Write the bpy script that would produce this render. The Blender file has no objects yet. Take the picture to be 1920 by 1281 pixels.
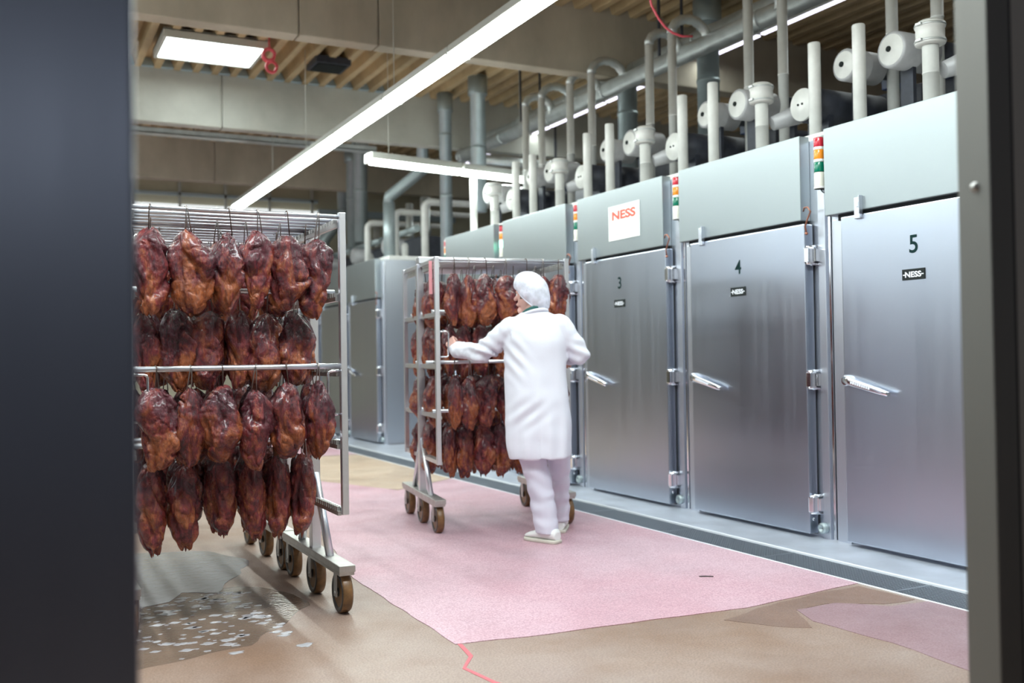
import bpy, bmesh, math, random
from mathutils import Vector, Matrix, noise
random.seed(7)
R = math.radians
SC = bpy.context.scene
COL = SC.collection

# ---------------------------------------------------------------- camera
def cam_matrix(yaw, pitch, roll, loc):
    y, p, r = map(R, (yaw, pitch, roll))
    fw = Vector((math.sin(y)*math.cos(p), math.cos(y)*math.cos(p), math.sin(p)))
    rt = Vector((math.cos(y), -math.sin(y), 0)); up = rt.cross(fw)
    r2 = rt*math.cos(r)+up*math.sin(r); u2 = -rt*math.sin(r)+up*math.cos(r)
    m = Matrix((r2, u2, -fw)).transposed().to_4x4(); m.translation = loc
    return m
cd = bpy.data.cameras.new('camera'); cam = bpy.data.objects.new('camera', cd); COL.objects.link(cam)
cam.matrix_world = cam_matrix(26.856, .867, -.867, (0, 0, 1.21))
cd.sensor_width = 36; cd.lens = 36*1867/1920; cd.clip_start = .05
cd.dof.use_dof = True; cd.dof.focus_distance = 4.85; cd.dof.aperture_fstop = 1.8
SC.camera = cam

# ---------------------------------------------------------------- light and exposure
w = bpy.data.worlds.new('world'); SC.world = w; w.use_nodes = True
w.node_tree.nodes['Background'].inputs[0].default_value = (.8, .84, .95, 1)
w.node_tree.nodes['Background'].inputs[1].default_value = .07
SC.view_settings.view_transform = 'Standard'; SC.view_settings.look = 'None'
SC.view_settings.gamma = 1; SC.view_settings.use_curve_mapping = False
SC.view_settings.exposure = 0.5

def area(name, loc, sx, sy, power, col=(.90, 1, .96), rot=(0, 0, 0)):
    l = bpy.data.lights.new(name, 'AREA'); l.shape = 'RECTANGLE'; l.size = sx; l.size_y = sy
    l.energy = power; l.color = col
    o = bpy.data.objects.new(name, l); o.location = loc; o.rotation_euler = rot; COL.objects.link(o); return o
# light of the fluorescent rows, seen and added (the tubes themselves are built further down)
area('row_and_fill_light', (3.2, 9.0, 3.50), .12, 13.0, 90)
area('row_and_fill_light', (-.6, 7.5, 3.75), .14, 9.0, 110)  # light of the unseen row added on the left
area('row_and_fill_light', (1.3, 2.9, 3.9), 2.6, .5, 85, (.84, .93, 1))  # light of the unseen lamp added inside the doorway
area('row_and_fill_light', (7.0, 8.5, 4.50), .04, 12.0, 38)
area('cross_lamp_light', (4.6, 10.65, 3.33), 2.2, .1, 20)
area('skylight_light', (2.1, 11.8, 4.8), .9, .7, 60, (.93, 1, 1))

# ---------------------------------------------------------------- materials
MATS = {}
def nt(m):
    return m.node_tree.nodes, m.node_tree.links
def mat(name, col, rough=.5, metal=0., bump=0., bscale=40., var=0., vscale=6., stretch=(1, 1, 1), rvar=0., coat=0., alpha=1., spec=.5, col2=None, emit=None, es=0, trans=0.):
    m = bpy.data.materials.new(name); m.use_nodes = True; N, L = nt(m)
    b = N['Principled BSDF']
    b.inputs['Base Color'].default_value = (*col, 1); b.inputs['Roughness'].default_value = rough
    b.inputs['Metallic'].default_value = metal; b.inputs['Coat Weight'].default_value = coat
    b.inputs['Specular IOR Level'].default_value = spec; b.inputs['Alpha'].default_value = alpha
    b.inputs['Transmission Weight'].default_value = trans
    if emit:
        b.inputs['Emission Color'].default_value = (*emit, 1); b.inputs['Emission Strength'].default_value = es
    if bump or var or rvar:
        tc = N.new('ShaderNodeTexCoord'); mp = N.new('ShaderNodeMapping'); mp.inputs['Scale'].default_value = stretch
        L.new(tc.outputs['Object'], mp.inputs[0])
        if bump:
            n = N.new('ShaderNodeTexNoise'); n.inputs['Scale'].default_value = bscale; n.inputs['Detail'].default_value = 4
            L.new(mp.outputs[0], n.inputs[0]); bp = N.new('ShaderNodeBump'); bp.inputs['Strength'].default_value = bump
            bp.inputs['Distance'].default_value = .01
            L.new(n.outputs[0], bp.inputs['Height']); L.new(bp.outputs[0], b.inputs['Normal'])
        if var or rvar:
            n2 = N.new('ShaderNodeTexNoise'); n2.inputs['Scale'].default_value = vscale; n2.inputs['Detail'].default_value = 5
            n2.inputs['Roughness'].default_value = .6
            L.new(mp.outputs[0], n2.inputs[0])
            if var:
                r = N.new('ShaderNodeValToRGB'); r.color_ramp.elements[0].position = .35; r.color_ramp.elements[1].position = .68
                c2 = col2 or tuple(c*(1-var) for c in col)
                r.color_ramp.elements[0].color = (*c2, 1); r.color_ramp.elements[1].color = (*col, 1)
                L.new(n2.outputs[0], r.inputs[0]); L.new(r.outputs[0], b.inputs['Base Color'])
            if rvar:
                mr = N.new('ShaderNodeMapRange'); mr.inputs[3].default_value = max(.02, rough-rvar); mr.inputs[4].default_value = rough+rvar
                L.new(n2.outputs[0], mr.inputs[0]); L.new(mr.outputs[0], b.inputs['Roughness'])
    MATS[name] = m; return m
M = MATS
mat('steel_door', (.48, .52, .60), .31, 1, bump=.05, bscale=60, stretch=(1, 6, .15), rvar=.07, vscale=3)
mat('steel_panel', (.36, .40, .42), .40, .9, bump=.03, bscale=30, rvar=.06)
mat('steel_frame', (.62, .65, .72), .38, 1, bump=.04, bscale=60, stretch=(4, 4, .2))
mat('steel_rack', (.70, .71, .76), .33, .9, bump=.06, bscale=90, rvar=.1, vscale=20)
mat('steel_dull', (.55, .54, .52), .42, .95, var=.25, vscale=14, rvar=.1)
mat('steel_jamb', (.20, .195, .18), .5, .6, bump=.05, bscale=50, stretch=(3, 3, .2), rvar=.08)
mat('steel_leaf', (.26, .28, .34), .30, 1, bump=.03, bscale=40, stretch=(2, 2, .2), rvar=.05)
mat('leaf_right', (.50, .47, .42), .5, .5, bump=.05, bscale=50, stretch=(3, 3, .2))
mat('edge_steel', (.85, .87, .92), .4, .2)
mat('chrome', (.85, .86, .9), .12, 1)
mat('galvanised', (.72, .76, .76), .38, .65, var=.2, vscale=9, rvar=.12)
mat('duct_grey', (.42, .49, .51), .42, .5, var=.15, vscale=4)
mat('pipe_white', (.80, .80, .78), .45, .0, var=.12, vscale=7)
mat('drum_grey', (.50, .50, .52), .45, .1, var=.2, vscale=8)
mat('dark_machine', (.05, .055, .075), .5, .2, var=.4, vscale=10)
mat('blue_plastic', (.03, .06, .16), .4)
mat('black_rubber', (.012, .012, .014), .6)
mat('gap_black', (.01, .011, .012), .8)
mat('wheel_tread', (.22, .11, .04), .38, var=.5, vscale=25, bump=.1)
mat('wheel_hub', (.045, .042, .04), .35, .3)
mat('wire', (.28, .25, .24), .35, .9)
mat('wire_dark', (.10, .07, .06), .4, .7)
mat('copper', (.42, .18, .12), .3, .9)
mat('concrete', (.56, .50, .40), .85, var=.28, vscale=1.6, bump=.15, bscale=25, stretch=(1, 1, .5))
mat('concrete_cool', (.54, .54, .49), .85, var=.2, vscale=1.6, bump=.15, bscale=25)
mat('deck', (.62, .47, .27), .6, 0, var=.4, vscale=1.2)
mat('closure_leak_light', (.45, .58, .66), .5, .3)  # light blue paints in outdoor light leaking through the rib ends
mat('cladding', (.62, .64, .58), .6, var=.06)
mat('wall_low', (.075, .07, .09), .5, var=.06)
mat('window_trim', (.42, .50, .54), .5)
mat('beige_wall', (.62, .58, .44), .7, var=.06)
mat('cloth_white', (.70, .71, .79), .85, bump=.06, bscale=120, spec=.2)
mat('cloth_trouser', (.66, .65, .75), .85, bump=.06, bscale=120, spec=.2)
mat('shoe_white', (.78, .79, .78), .5)
mat('sole', (.62, .60, .52), .6)
mat('skin', (.72, .42, .36), .5, var=.12, vscale=18)
mat('hair', (.13, .09, .07), .6)
mat('teal', (.015, .10, .09), .7)
mat('eye', (.9, .88, .86), .2)
mat('lip', (.5, .2, .19), .5)
mat('sign_white', (.88, .92, .90), .5)
mat('sign_red', (.80, .10, .06), .5)
mat('sign_grey', (.45, .62, .60), .5)
mat('ink', (.008, .028, .028), .8, spec=.1)
mat('plate_dark', (.022, .026, .026), .8, spec=.1)
mat('plate_light', (.75, .78, .85), .4)
mat('lens_red', (.55, .02, .04), .2, coat=.5)
mat('lens_amber', (.85, .27, .015), .2, coat=.5)
mat('lens_green', (.0, .17, .10), .2, coat=.5)
mat('lens_clear', (.80, .79, .70), .2, coat=.5)
mat('cable_red', (.80, .12, .16), .4)
mat('lamp_body', (.55, .56, .52), .5)
mat('tube_glow', (.9, 1, .95), .5, emit=(.90, 1, .94), es=17)
mat('panel_glow', (.9, 1, 1), .5, emit=(.88, 1, .98), es=9)
mat('fill_daylight', (.9, .95, 1), .3, emit=(.80, .92, 1), es=2.0)  # glow of the unseen left wall panes, added for light
mat('corridor_glow', (.9, .95, 1), .5, emit=(.85, .93, 1), es=2.6)
mat('far_daylight', (.9, .95, 1), .3, emit=(.9, .95, .95), es=.55)
mat('rear_glow', (.9, .9, 1), .5, emit=(.85, .82, 1), es=2)
mat('green_glow', (.2, .9, .5), .5, emit=(.3, 1, .6), es=4)
mat('paint_red', (.62, .13, .16), .6, var=.2, vscale=60)
mat('grate_steel', (.42, .46, .52), .4, .9)
mat('debris', (.03, .02, .02), .7)
mat('floor_steel', (.66, .70, .80), .36, .55, var=.18, vscale=3.5, rvar=.12)

def floor_mat(name, c1, c2, c3, wet=True):
    m = bpy.data.materials.new(name); m.use_nodes = True; N, L = nt(m); b = N['Principled BSDF']
    g = N.new('ShaderNodeNewGeometry')
    def nz(sc, det=5, ro=.6):
        n = N.new('ShaderNodeTexNoise'); n.inputs['Scale'].default_value = sc; n.inputs['Detail'].default_value = det
        n.inputs['Roughness'].default_value = ro; L.new(g.outputs['Position'], n.inputs[0]); return n
    n1 = nz(.9); r1 = N.new('ShaderNodeValToRGB')
    e = r1.color_ramp.elements; e[0].position = .36; e[0].color = (*c2, 1); e[1].position = .6; e[1].color = (*c1, 1)
    L.new(n1.outputs[0], r1.inputs[0])
    n2 = nz(120, 3); r2 = N.new('ShaderNodeValToRGB'); e = r2.color_ramp.elements
    e[0].position = .42; e[0].color = (*c3, 1); e[1].position = .58; e[1].color = (1, 1, 1, 1)
    L.new(n2.outputs[0], r2.inputs[0])
    mx = N.new('ShaderNodeMix'); mx.data_type = 'RGBA'; mx.blend_type = 'MULTIPLY'; mx.inputs[0].default_value = .8
    L.new(r1.outputs[0], mx.inputs[6]); L.new(r2.outputs[0], mx.inputs[7]); L.new(mx.outputs[2], b.inputs['Base Color'])
    n3 = nz(1.7, 6); mr = N.new('ShaderNodeMapRange'); mr.inputs[1].default_value = .35; mr.inputs[2].default_value = .65
    mr.inputs[3].default_value = .30; mr.inputs[4].default_value = .55
    L.new(n3.outputs[0], mr.inputs[0]); L.new(mr.outputs[0], b.inputs['Roughness'])
    bp = N.new('ShaderNodeBump'); bp.inputs['Strength'].default_value = .35; bp.inputs['Distance'].default_value = .003
    L.new(n2.outputs[0], bp.inputs['Height']); L.new(bp.outputs[0], b.inputs['Normal'])
    b.inputs['Specular IOR Level'].default_value = .5
    M[name] = m
floor_mat('floor_beige', (.36, .27, .23), (.27, .17, .12), (.62, .60, .60))
floor_mat('floor_pink', (.62, .43, .49), (.57, .345, .40), (.66, .56, .60))
floor_mat('floor_mauve', (.34, .225, .25), (.27, .16, .175), (.74, .66, .68))
floor_mat('floor_cream', (.56, .44, .34), (.48, .36, .27), (.74, .70, .68))
floor_mat('floor_stain', (.25, .155, .12), (.20, .12, .09), (.7, .66, .66))

mat('wet_brown', (.21, .145, .11), .16, var=.3, vscale=3, bump=.25, bscale=60, rvar=.1)
def meat_mat(name, dark, mid, tan):
    m = bpy.data.materials.new(name); m.use_nodes = True; N, L = nt(m); b = N['Principled BSDF']
    tc = N.new('ShaderNodeTexCoord'); oi = N.new('ShaderNodeObjectInfo')
    ad = N.new('ShaderNodeVectorMath'); ad.operation = 'MULTIPLY_ADD'
    cb = N.new('ShaderNodeCombineXYZ')
    for k in range(3): L.new(oi.outputs['Random'], cb.inputs[k])
    L.new(cb.outputs[0], ad.inputs[0]); ad.inputs[1].default_value = (7, 5, 3); L.new(tc.outputs['Object'], ad.inputs[2])
    mp = N.new('ShaderNodeMapping'); mp.inputs['Scale'].default_value = (1, 1, .45); L.new(ad.outputs[0], mp.inputs[0])
    n1 = N.new('ShaderNodeTexNoise'); n1.inputs['Scale'].default_value = 11; n1.inputs['Detail'].default_value = 9; n1.inputs['Roughness'].default_value = .66
    n1.inputs['Distortion'].default_value = .8
    L.new(mp.outputs[0], n1.inputs[0])
    # fat patches favour the belly of the joint
    sp = N.new('ShaderNodeSeparateXYZ'); L.new(tc.outputs['Object'], sp.inputs[0])
    mr = N.new('ShaderNodeMapRange'); mr.inputs[1].default_value = -.06; mr.inputs[2].default_value = -.26; mr.inputs[3].default_value = -.09; mr.inputs[4].default_value = .035
    L.new(sp.outputs[2], mr.inputs[0])
    a2 = N.new('ShaderNodeMath'); a2.operation = 'ADD'; L.new(n1.outputs[0], a2.inputs[0]); L.new(mr.outputs[0], a2.inputs[1])
    r = N.new('ShaderNodeValToRGB'); e = r.color_ramp.elements
    e[0].position = .40; e[0].color = (*dark, 1); e[1].position = .60; e[1].color = (*tan, 1)
    x = e.new(.485); x.color = (*mid, 1)
    L.new(a2.outputs[0], r.inputs[0])
    # fine fibres
    w2 = N.new('ShaderNodeTexNoise'); w2.inputs['Scale'].default_value = 60; w2.inputs['Detail'].default_value = 4; w2.inputs['Distortion'].default_value = 1.5
    L.new(mp.outputs[0], w2.inputs[0])
    r2 = N.new('ShaderNodeValToRGB'); r2.color_ramp.elements[0].position = .38; r2.color_ramp.elements[0].color = (.42, .32, .30, 1)
    r2.color_ramp.elements[1].position = .6
    L.new(w2.outputs[0], r2.inputs[0])
    mx = N.new('ShaderNodeMix'); mx.data_type = 'RGBA'; mx.blend_type = 'MULTIPLY'; mx.inputs[0].default_value = .75
    L.new(r.outputs[0], mx.inputs[6]); L.new(r2.outputs[0], mx.inputs[7]); L.new(mx.outputs[2], b.inputs['Base Color'])
    vr = N.new('ShaderNodeTexNoise'); vr.inputs['Scale'].default_value = 28; vr.inputs['Detail'].default_value = 7; vr.inputs['Roughness'].default_value = .7
    L.new(mp.outputs[0], vr.inputs[0])
    bp = N.new('ShaderNodeBump'); bp.inputs['Strength'].default_value = 1.0; bp.inputs['Distance'].default_value = .018
    L.new(vr.outputs[0], bp.inputs['Height']); L.new(bp.outputs[0], b.inputs['Normal'])
    mr2 = N.new('ShaderNodeMapRange'); mr2.inputs[3].default_value = .10; mr2.inputs[4].default_value = .40
    L.new(n1.outputs[0], mr2.inputs[0]); L.new(mr2.outputs[0], b.inputs['Roughness'])
    b.inputs['Coat Weight'].default_value = .38; b.inputs['Coat Roughness'].default_value = .16
    b.inputs['Subsurface Weight'].default_value = 0
    M[name] = m
meat_mat('meat', (.070, .008, .017), (.175, .020, .022), (.36, .095, .024))
meat_mat('meat_red', (.095, .011, .021), (.225, .028, .030), (.40, .115, .036))

# ---------------------------------------------------------------- mesh helpers
class MB:
    def __init__(s): s.v = []; s.f = []; s.sm = []; s.mi = []; s.m = 0
    def add(s, vs, fs, smooth=False, T=None):
        o = len(s.v)
        if T is not None: vs = [T @ Vector(p) for p in vs]
        s.v += [tuple(p) for p in vs]
        for f in fs: s.f.append([i+o for i in f]); s.sm.append(smooth); s.mi.append(s.m)
        return s
    def box(s, x0, x1, y0, y1, z0, z1, c=0., T=None):
        if x0 > x1: x0, x1 = x1, x0
        if y0 > y1: y0, y1 = y1, y0
        if z0 > z1: z0, z1 = z1, z0
        if c <= 0:
            v = [(x, y, z) for z in (z0, z1) for y in (y0, y1) for x in (x0, x1)]
            return s.add(v, [(0, 2, 3, 1), (4, 5, 7, 6), (0, 1, 5, 4), (2, 6, 7, 3), (0, 4, 6, 2), (1, 3, 7, 5)], False, T)
        bm = bmesh.new(); bmesh.ops.create_cube(bm, size=1)
        for p in bm.verts: p.co = Vector(((x0+x1)/2+p.co.x*(x1-x0), (y0+y1)/2+p.co.y*(y1-y0), (z0+z1)/2+p.co.z*(z1-z0)))
        bmesh.ops.bevel(bm, geom=bm.edges[:], offset=c, segments=2, affect='EDGES', profile=.6)
        bm.verts.index_update()
        s.add([p.co.copy() for p in bm.verts], [[q.index for q in f.verts] for f in bm.faces], False, T); bm.free(); return s
    def rings(s, rings, cap=True, smooth=True, T=None, closed=False):
        n = len(rings[0]); vs = [p for r in rings for p in r]; fs = []
        for i in range(len(rings)-1):
            for j in range(n): fs.append((i*n+j, i*n+(j+1) % n, (i+1)*n+(j+1) % n, (i+1)*n+j))
        s.add(vs, fs, smooth, T)
        o = len(s.v)-len(vs)
        if cap:
            s.f.append([o+j for j in range(n)][::-1]); s.sm.append(False); s.mi.append(s.m)
            s.f.append([o+(len(rings)-1)*n+j for j in range(n)]); s.sm.append(False); s.mi.append(s.m)
        return s
    def cyl(s, a, b, r0, r1=None, n=20, cap=True, smooth=True, T=None):
        r1 = r0 if r1 is None else r1
        a = Vector(a); b = Vector(b); d = (b-a).normalized(); u = d.orthogonal().normalized(); w_ = d.cross(u)
        rr = []
        for p, r in ((a, r0), (b, r1)): rr.append([p+(u*math.cos(t)+w_*math.sin(t))*r for t in [2*math.pi*k/n for k in range(n)]])
        return s.rings(rr, cap, smooth, T)
    def tube(s, pts, r, n=10, cap=True, T=None):
        pts = [Vector(p) for p in pts]; k = len(pts)
        rs = r if isinstance(r, (list, tuple)) else [r]*k
        tg = []
        for i in range(k):
            t = (pts[min(i+1, k-1)]-pts[max(i-1, 0)]); tg.append(t.normalized())
        u = tg[0].orthogonal().normalized(); rr = []
        for i in range(k):
            u = (u-tg[i]*u.dot(tg[i])).normalized(); w_ = tg[i].cross(u)
            rr.append([pts[i]+(u*math.cos(2*math.pi*j/n)+w_*math.sin(2*math.pi*j/n))*rs[i] for j in range(n)])
        return s.rings(rr, cap, True, T)
    def lathe(s, prof, o, ax, n=24, T=None, cap=True):
        o = Vector(o); d = Vector(ax).normalized(); u = d.orthogonal().normalized(); w_ = d.cross(u)
        rr = [[o+d*h+(u*math.cos(2*math.pi*j/n)+w_*math.sin(2*math.pi*j/n))*max(r, 1e-4) for j in range(n)] for r, h in prof]
        return s.rings(rr, cap, True, T)
    def capsule(s, a, b, r0, r1, n=16, fl=1., ax=None):
        a = Vector(a); b = Vector(b); d = (b-a); L = d.length; d = d/L if L > 1e-6 else Vector((0, 0, 1))
        u = (Vector(ax)-d*Vector(ax).dot(d)).normalized() if ax else d.orthogonal().normalized(); w_ = d.cross(u); rr = []
        prof = [(r0*math.cos(t), r0*math.sin(t)) for t in [-math.pi/2+.12+k*(math.pi/2-.12)/5 for k in range(5)]]
        prof += [(r0, 0), (r1, L)] + [(r1*math.cos(t), L+r1*math.sin(t)) for t in [k*(math.pi/2-.12)/5 for k in range(1, 6)]]
        for r, h in prof: rr.append([a+d*h+(u*math.cos(2*math.pi*j/n)+w_*math.sin(2*math.pi*j/n)*fl)*r for j in range(n)])
        return s.rings(rr, True, True)
    def mesh(s, name):
        me = bpy.data.meshes.new(name); me.from_pydata(s.v, [], s.f)
        me.polygons.foreach_set('use_smooth', s.sm); me.polygons.foreach_set('material_index', s.mi)
        me.update(); return me

def place(o, parent=None):
    COL.objects.link(o)
    if parent is not None: o.parent = parent
    return o
def obj(name, mb, m, parent=None):
    me = mb.mesh(name) if isinstance(mb, MB) else mb
    for k in (m if isinstance(m, (list, tuple)) else [m]): me.materials.append(M[k])
    return place(bpy.data.objects.new(name, me), parent)
def tag(o, label, cat, group=None, kind=None):
    o['label'] = label; o['category'] = cat
    if group: o['group'] = group
    if kind: o['kind'] = kind
    return o
def thing(name, label, cat, loc=(0, 0, 0), rz=0, group=None):
    o = bpy.data.objects.new(name, None); o.empty_display_size = .1; COL.objects.link(o)
    o.location = loc; o.rotation_euler = (0, 0, rz); return tag(o, label, cat, group)
def struct(name, mb, m, parent=None):
    o = obj(name, mb, m, parent)
    if parent is None: o['kind'] = 'structure'
    return o
def copy_tree(o, parent=None):
    c = o.copy(); COL.objects.link(c); c.parent = parent
    for ch in list(o.children): copy_tree(ch, c)
    return c
def box(*a, **k): return MB().box(*a, **k)
def baked(o):
    dg = bpy.context.evaluated_depsgraph_get(); dg.update()
    me = bpy.data.meshes.new_from_object(o.evaluated_get(dg)); old = o.data; o.modifiers.clear(); o.data = me
    bpy.data.meshes.remove(old); return o
def remeshed(name, mb, vox, smooth_it, m, parent=None, fac=.5):
    o = obj(name, mb, m, parent)
    r = o.modifiers.new('r', 'REMESH'); r.mode = 'VOXEL'; r.voxel_size = vox; r.use_smooth_shade = True
    if smooth_it:
        k = o.modifiers.new('s', 'SMOOTH'); k.factor = fac; k.iterations = smooth_it
    baked(o)
    if not o.data.materials: o.data.materials.append(M[m])
    return o
def text(name, s, h, m, origin, xdir, ydir, parent, width=None, bold=0., ext=.0006):
    c = bpy.data.curves.new(name, 'FONT'); c.body = s; c.size = 1; c.offset = bold+.012; c.extrude = 0; c.align_x = 'CENTER'; c.align_y = 'CENTER'
    o = bpy.data.objects.new(name, c); COL.objects.link(o)
    dg = bpy.context.evaluated_depsgraph_get(); me = bpy.data.meshes.new_from_object(o.evaluated_get(dg))
    bpy.data.objects.remove(o); bpy.data.curves.remove(c)
    xs = [v.co.x for v in me.vertices]; ys = [v.co.y for v in me.vertices]
    cx, cy = (min(xs)+max(xs))/2, (min(ys)+max(ys))/2; sy = h/(max(ys)-min(ys)); sx = sy if width is None else width/(max(xs)-min(xs))
    X = Vector(xdir); Y = Vector(ydir); O = Vector(origin)
    for v in me.vertices: v.co = O+X*((v.co.x-cx)*sx)+Y*((v.co.y-cy)*sy)
    me.name = name; me.materials.append(M[m])
    return place(bpy.data.objects.new(name, me), parent)

# ================================================================ THE SETTING
# floor in level pieces: beige slab, drain pit, steel apron
XG0, XG1 = 3.955, 4.245
f = MB()
f.box(-6.5, XG0, -6.0, 20.2, -.15, 0); f.box(XG0, 13.8, -2.5, 20.2, -.35, -.14); f.box(XG1, 13.8, -2.5, 20.2, -.14, -.004)
struct('floor', f, 'floor_beige')
def ragged(pts, amp=.012, step=.06, seed=0):
    out = []; n = len(pts)
    for i in range(n):
        a = Vector((*pts[i], 0)); b = Vector((*pts[(i+1) % n], 0)); k = max(1, int((b-a).length/step))
        for j in range(k):
            p = a.lerp(b, j/k); q = noise.noise_vector(p*5+Vector((seed, 0, 0)))
            out.append((p.x+q.x*amp, p.y+q.y*amp))
    return out
def slab(name, pts, z0, z1, m, amp=.012, seed=0, kind='structure', parent=None):
    P = ragged(pts, amp, seed=seed); bm = bmesh.new()
    vs = [bm.verts.new((x, y, z1)) for x, y in P]; fc = bm.faces.new(vs)
    if fc.normal.z < 0: fc.normal_flip()
    fc.normal_update()
    if fc.normal.z < 0: fc.normal_flip()
    lo = [bm.verts.new((x, y, z0)) for x, y in P]; n = len(P)
    for i in range(n): bm.faces.new((lo[i], lo[(i+1) % n], vs[(i+1) % n], vs[i]))
    bmesh.ops.triangulate(bm, faces=[fc]); bmesh.ops.recalc_face_normals(bm, faces=bm.faces[:])
    me = bpy.data.meshes.new(name); bm.to_mesh(me); bm.free()
    o = obj(name, me, m, parent)
    if kind and parent is None: o['kind'] = kind
    return o
fl = bpy.data.objects['floor']
slab('pink_coating', [(1.675, 3.88), (2.10, 3.81), (2.55, 3.79), (3.12, 3.735), (3.6, 3.80), (XG0-.004, 3.84), (XG0-.004, 9.05), (3.93, 9.15), (3.187, 8.62), (2.76, 9.7), (2.0, 9.75), (1.98, 7.02), (1.69, 5.33)], 0, .0030, 'floor_pink', .01, 1, parent=fl)
slab('mauve_coating', [(3.29, 3.59), (3.55, 3.60), (3.72, 3.42), (3.945, 3.40), (3.945, 1.6), (3.05, 1.6), (3.2, 2.45), (3.27, 3.0), (3.22, 3.4)], 0, .0022, 'floor_mauve', .022, 3, parent=fl)
slab('cream_coating', [(1.2, 9.7), (2.76, 9.7), (3.187, 8.66), (XG0-.01, 9.2), (XG0-.01, 12.1), (1.0, 12.4)], 0, .0018, 'floor_cream', .03, 5, parent=fl)
slab('far_pink_coating', [(1.0, 12.45), (XG0-.01, 12.2), (XG0-.01, 19), (1.0, 19)], 0, .0015, 'floor_pink', .05, 6, parent=fl)
slab('dark_stain', [(3.13, 3.70), (3.6, 3.78), (3.90, 3.80), (3.93, 3.45), (3.72, 3.46), (3.5, 3.62), (3.28, 3.59), (3.14, 3.32), (3.02, 3.42), (2.9, 3.62)], 0, .0012, 'floor_stain', .03, 8, parent=fl)
slab('paint_line', [(1.686, 3.89), (1.700, 3.86), (1.672, 3.690), (1.583, 3.565), (1.612, 3.36), (1.66, 3.2), (1.644, 3.2), (1.594, 3.355), (1.566, 3.562), (1.652, 3.69)], 0, .0016, 'paint_red', .002, 9, parent=fl)
slab('debris', [(3.335, 4.385), (3.37, 4.37), (3.40, 4.345), (3.395, 4.335), (3.36, 4.355), (3.33, 4.37)], .003, .006, 'debris', .004, 4, parent=fl)

slab('wet_patch', [(.2, 5.5), (.7, 5.42), (1.1, 5.45), (1.28, 5.2), (1.33, 4.85), (1.12, 4.6), (.9, 4.3), (.2, 4.1)], 0, .0006, 'wet_brown', .05, 14, parent=fl)
# wet patch in front of the near rack
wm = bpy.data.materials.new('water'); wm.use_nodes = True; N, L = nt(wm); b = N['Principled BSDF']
b.inputs['Base Color'].default_value = (.50, .49, .52, 1); b.inputs['Roughness'].default_value = .05; b.inputs['Coat Weight'].default_value = 1; b.inputs['Coat Roughness'].default_value = .05  # pale base colour paints in the bright reflection on the wet film
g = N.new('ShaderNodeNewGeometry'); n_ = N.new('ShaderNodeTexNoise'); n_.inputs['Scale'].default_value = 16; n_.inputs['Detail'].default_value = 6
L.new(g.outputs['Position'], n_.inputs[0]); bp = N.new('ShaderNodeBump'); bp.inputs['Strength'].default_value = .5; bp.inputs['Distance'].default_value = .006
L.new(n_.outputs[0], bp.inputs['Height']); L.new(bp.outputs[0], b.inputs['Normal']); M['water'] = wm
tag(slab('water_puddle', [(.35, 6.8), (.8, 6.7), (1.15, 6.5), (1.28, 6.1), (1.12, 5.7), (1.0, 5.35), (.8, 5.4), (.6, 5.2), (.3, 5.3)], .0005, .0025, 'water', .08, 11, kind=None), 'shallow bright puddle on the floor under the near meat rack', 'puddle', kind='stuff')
rp = random.Random(4)
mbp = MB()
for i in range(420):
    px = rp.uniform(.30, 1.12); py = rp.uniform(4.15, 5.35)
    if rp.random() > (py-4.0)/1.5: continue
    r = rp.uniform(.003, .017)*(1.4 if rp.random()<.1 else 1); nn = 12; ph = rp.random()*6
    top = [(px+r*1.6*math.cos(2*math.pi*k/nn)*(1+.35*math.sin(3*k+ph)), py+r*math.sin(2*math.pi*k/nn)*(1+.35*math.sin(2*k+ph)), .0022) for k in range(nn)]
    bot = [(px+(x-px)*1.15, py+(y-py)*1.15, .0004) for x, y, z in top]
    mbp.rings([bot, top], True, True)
tag(obj('water_droplets', mbp, 'water'), 'scattered wet splashes on the brown floor before the near rack', 'water', kind='stuff')  # splashes in the same pale colour, which paints in sparkle on wet floor

# drain channel: edge rails (structure) and lift-out grates (things)
e = MB(); e.box(XG1-.004, XG1+.016, 1.0, 19.9, -.03, .008, .002); e.box(XG0-.012, XG0+.004, 1.0, 19.9, -.03, .004, .001)
struct('drain_edge', e, 'edge_steel')
struct('drain_pit', MB().box(XG0+.004, XG1-.004, 1.0, 19.9, -.139, -.12), 'gap_black')
gm = MB()
for k in range(15):
    x = -.132+k*.01886; gm.box(x-.0022, x+.0022, -.496, .496, -.025, -.002)
for k in range(48):
    y = -.484+k*.0206; gm.box(-.134, .134, y-.0016, y+.0016, -.016, -.003)
gm.box(-.137, .137, -.4985, -.492, -.028, -.001); gm.box(-.137, .137, .492, .4985, -.028, -.001)
gmesh = gm.mesh('drain_grate'); gmesh.materials.append(M['grate_steel'])
for k in range(15):
    y = 2.13+k
    o = place(bpy.data.objects.new('drain_grate', gmesh)); o.location = ((XG0+XG1)/2, y, 0)
    wh = {1: 'at the foot of the oven numbered five, nearest the doorway', 2: 'before the left half of the oven numbered five', 3: 'before the oven numbered four', 4: 'before the oven numbered three, beside the far rack wheels', 5: 'behind the worker, beside the far rack'}.get(k)
    tag(o, f'steel mesh floor drain grate {wh}' if wh else 'steel mesh floor drain grate in the distant or hidden end of the channel', 'drain grate', 'drain grates along the ovens')
ap = MB(); ap.box(XG1+.016, 4.76, 1.0, 10.95, -.004, .003, .001); ap.box(XG1+.016, 9, 10.95, 13.2, -.004, .003, .001); ap.box(XG1+.016, 4.76, 13.2, 19.9, -.004, .003, .001)
struct('floor_apron', ap, 'floor_steel')

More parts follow.
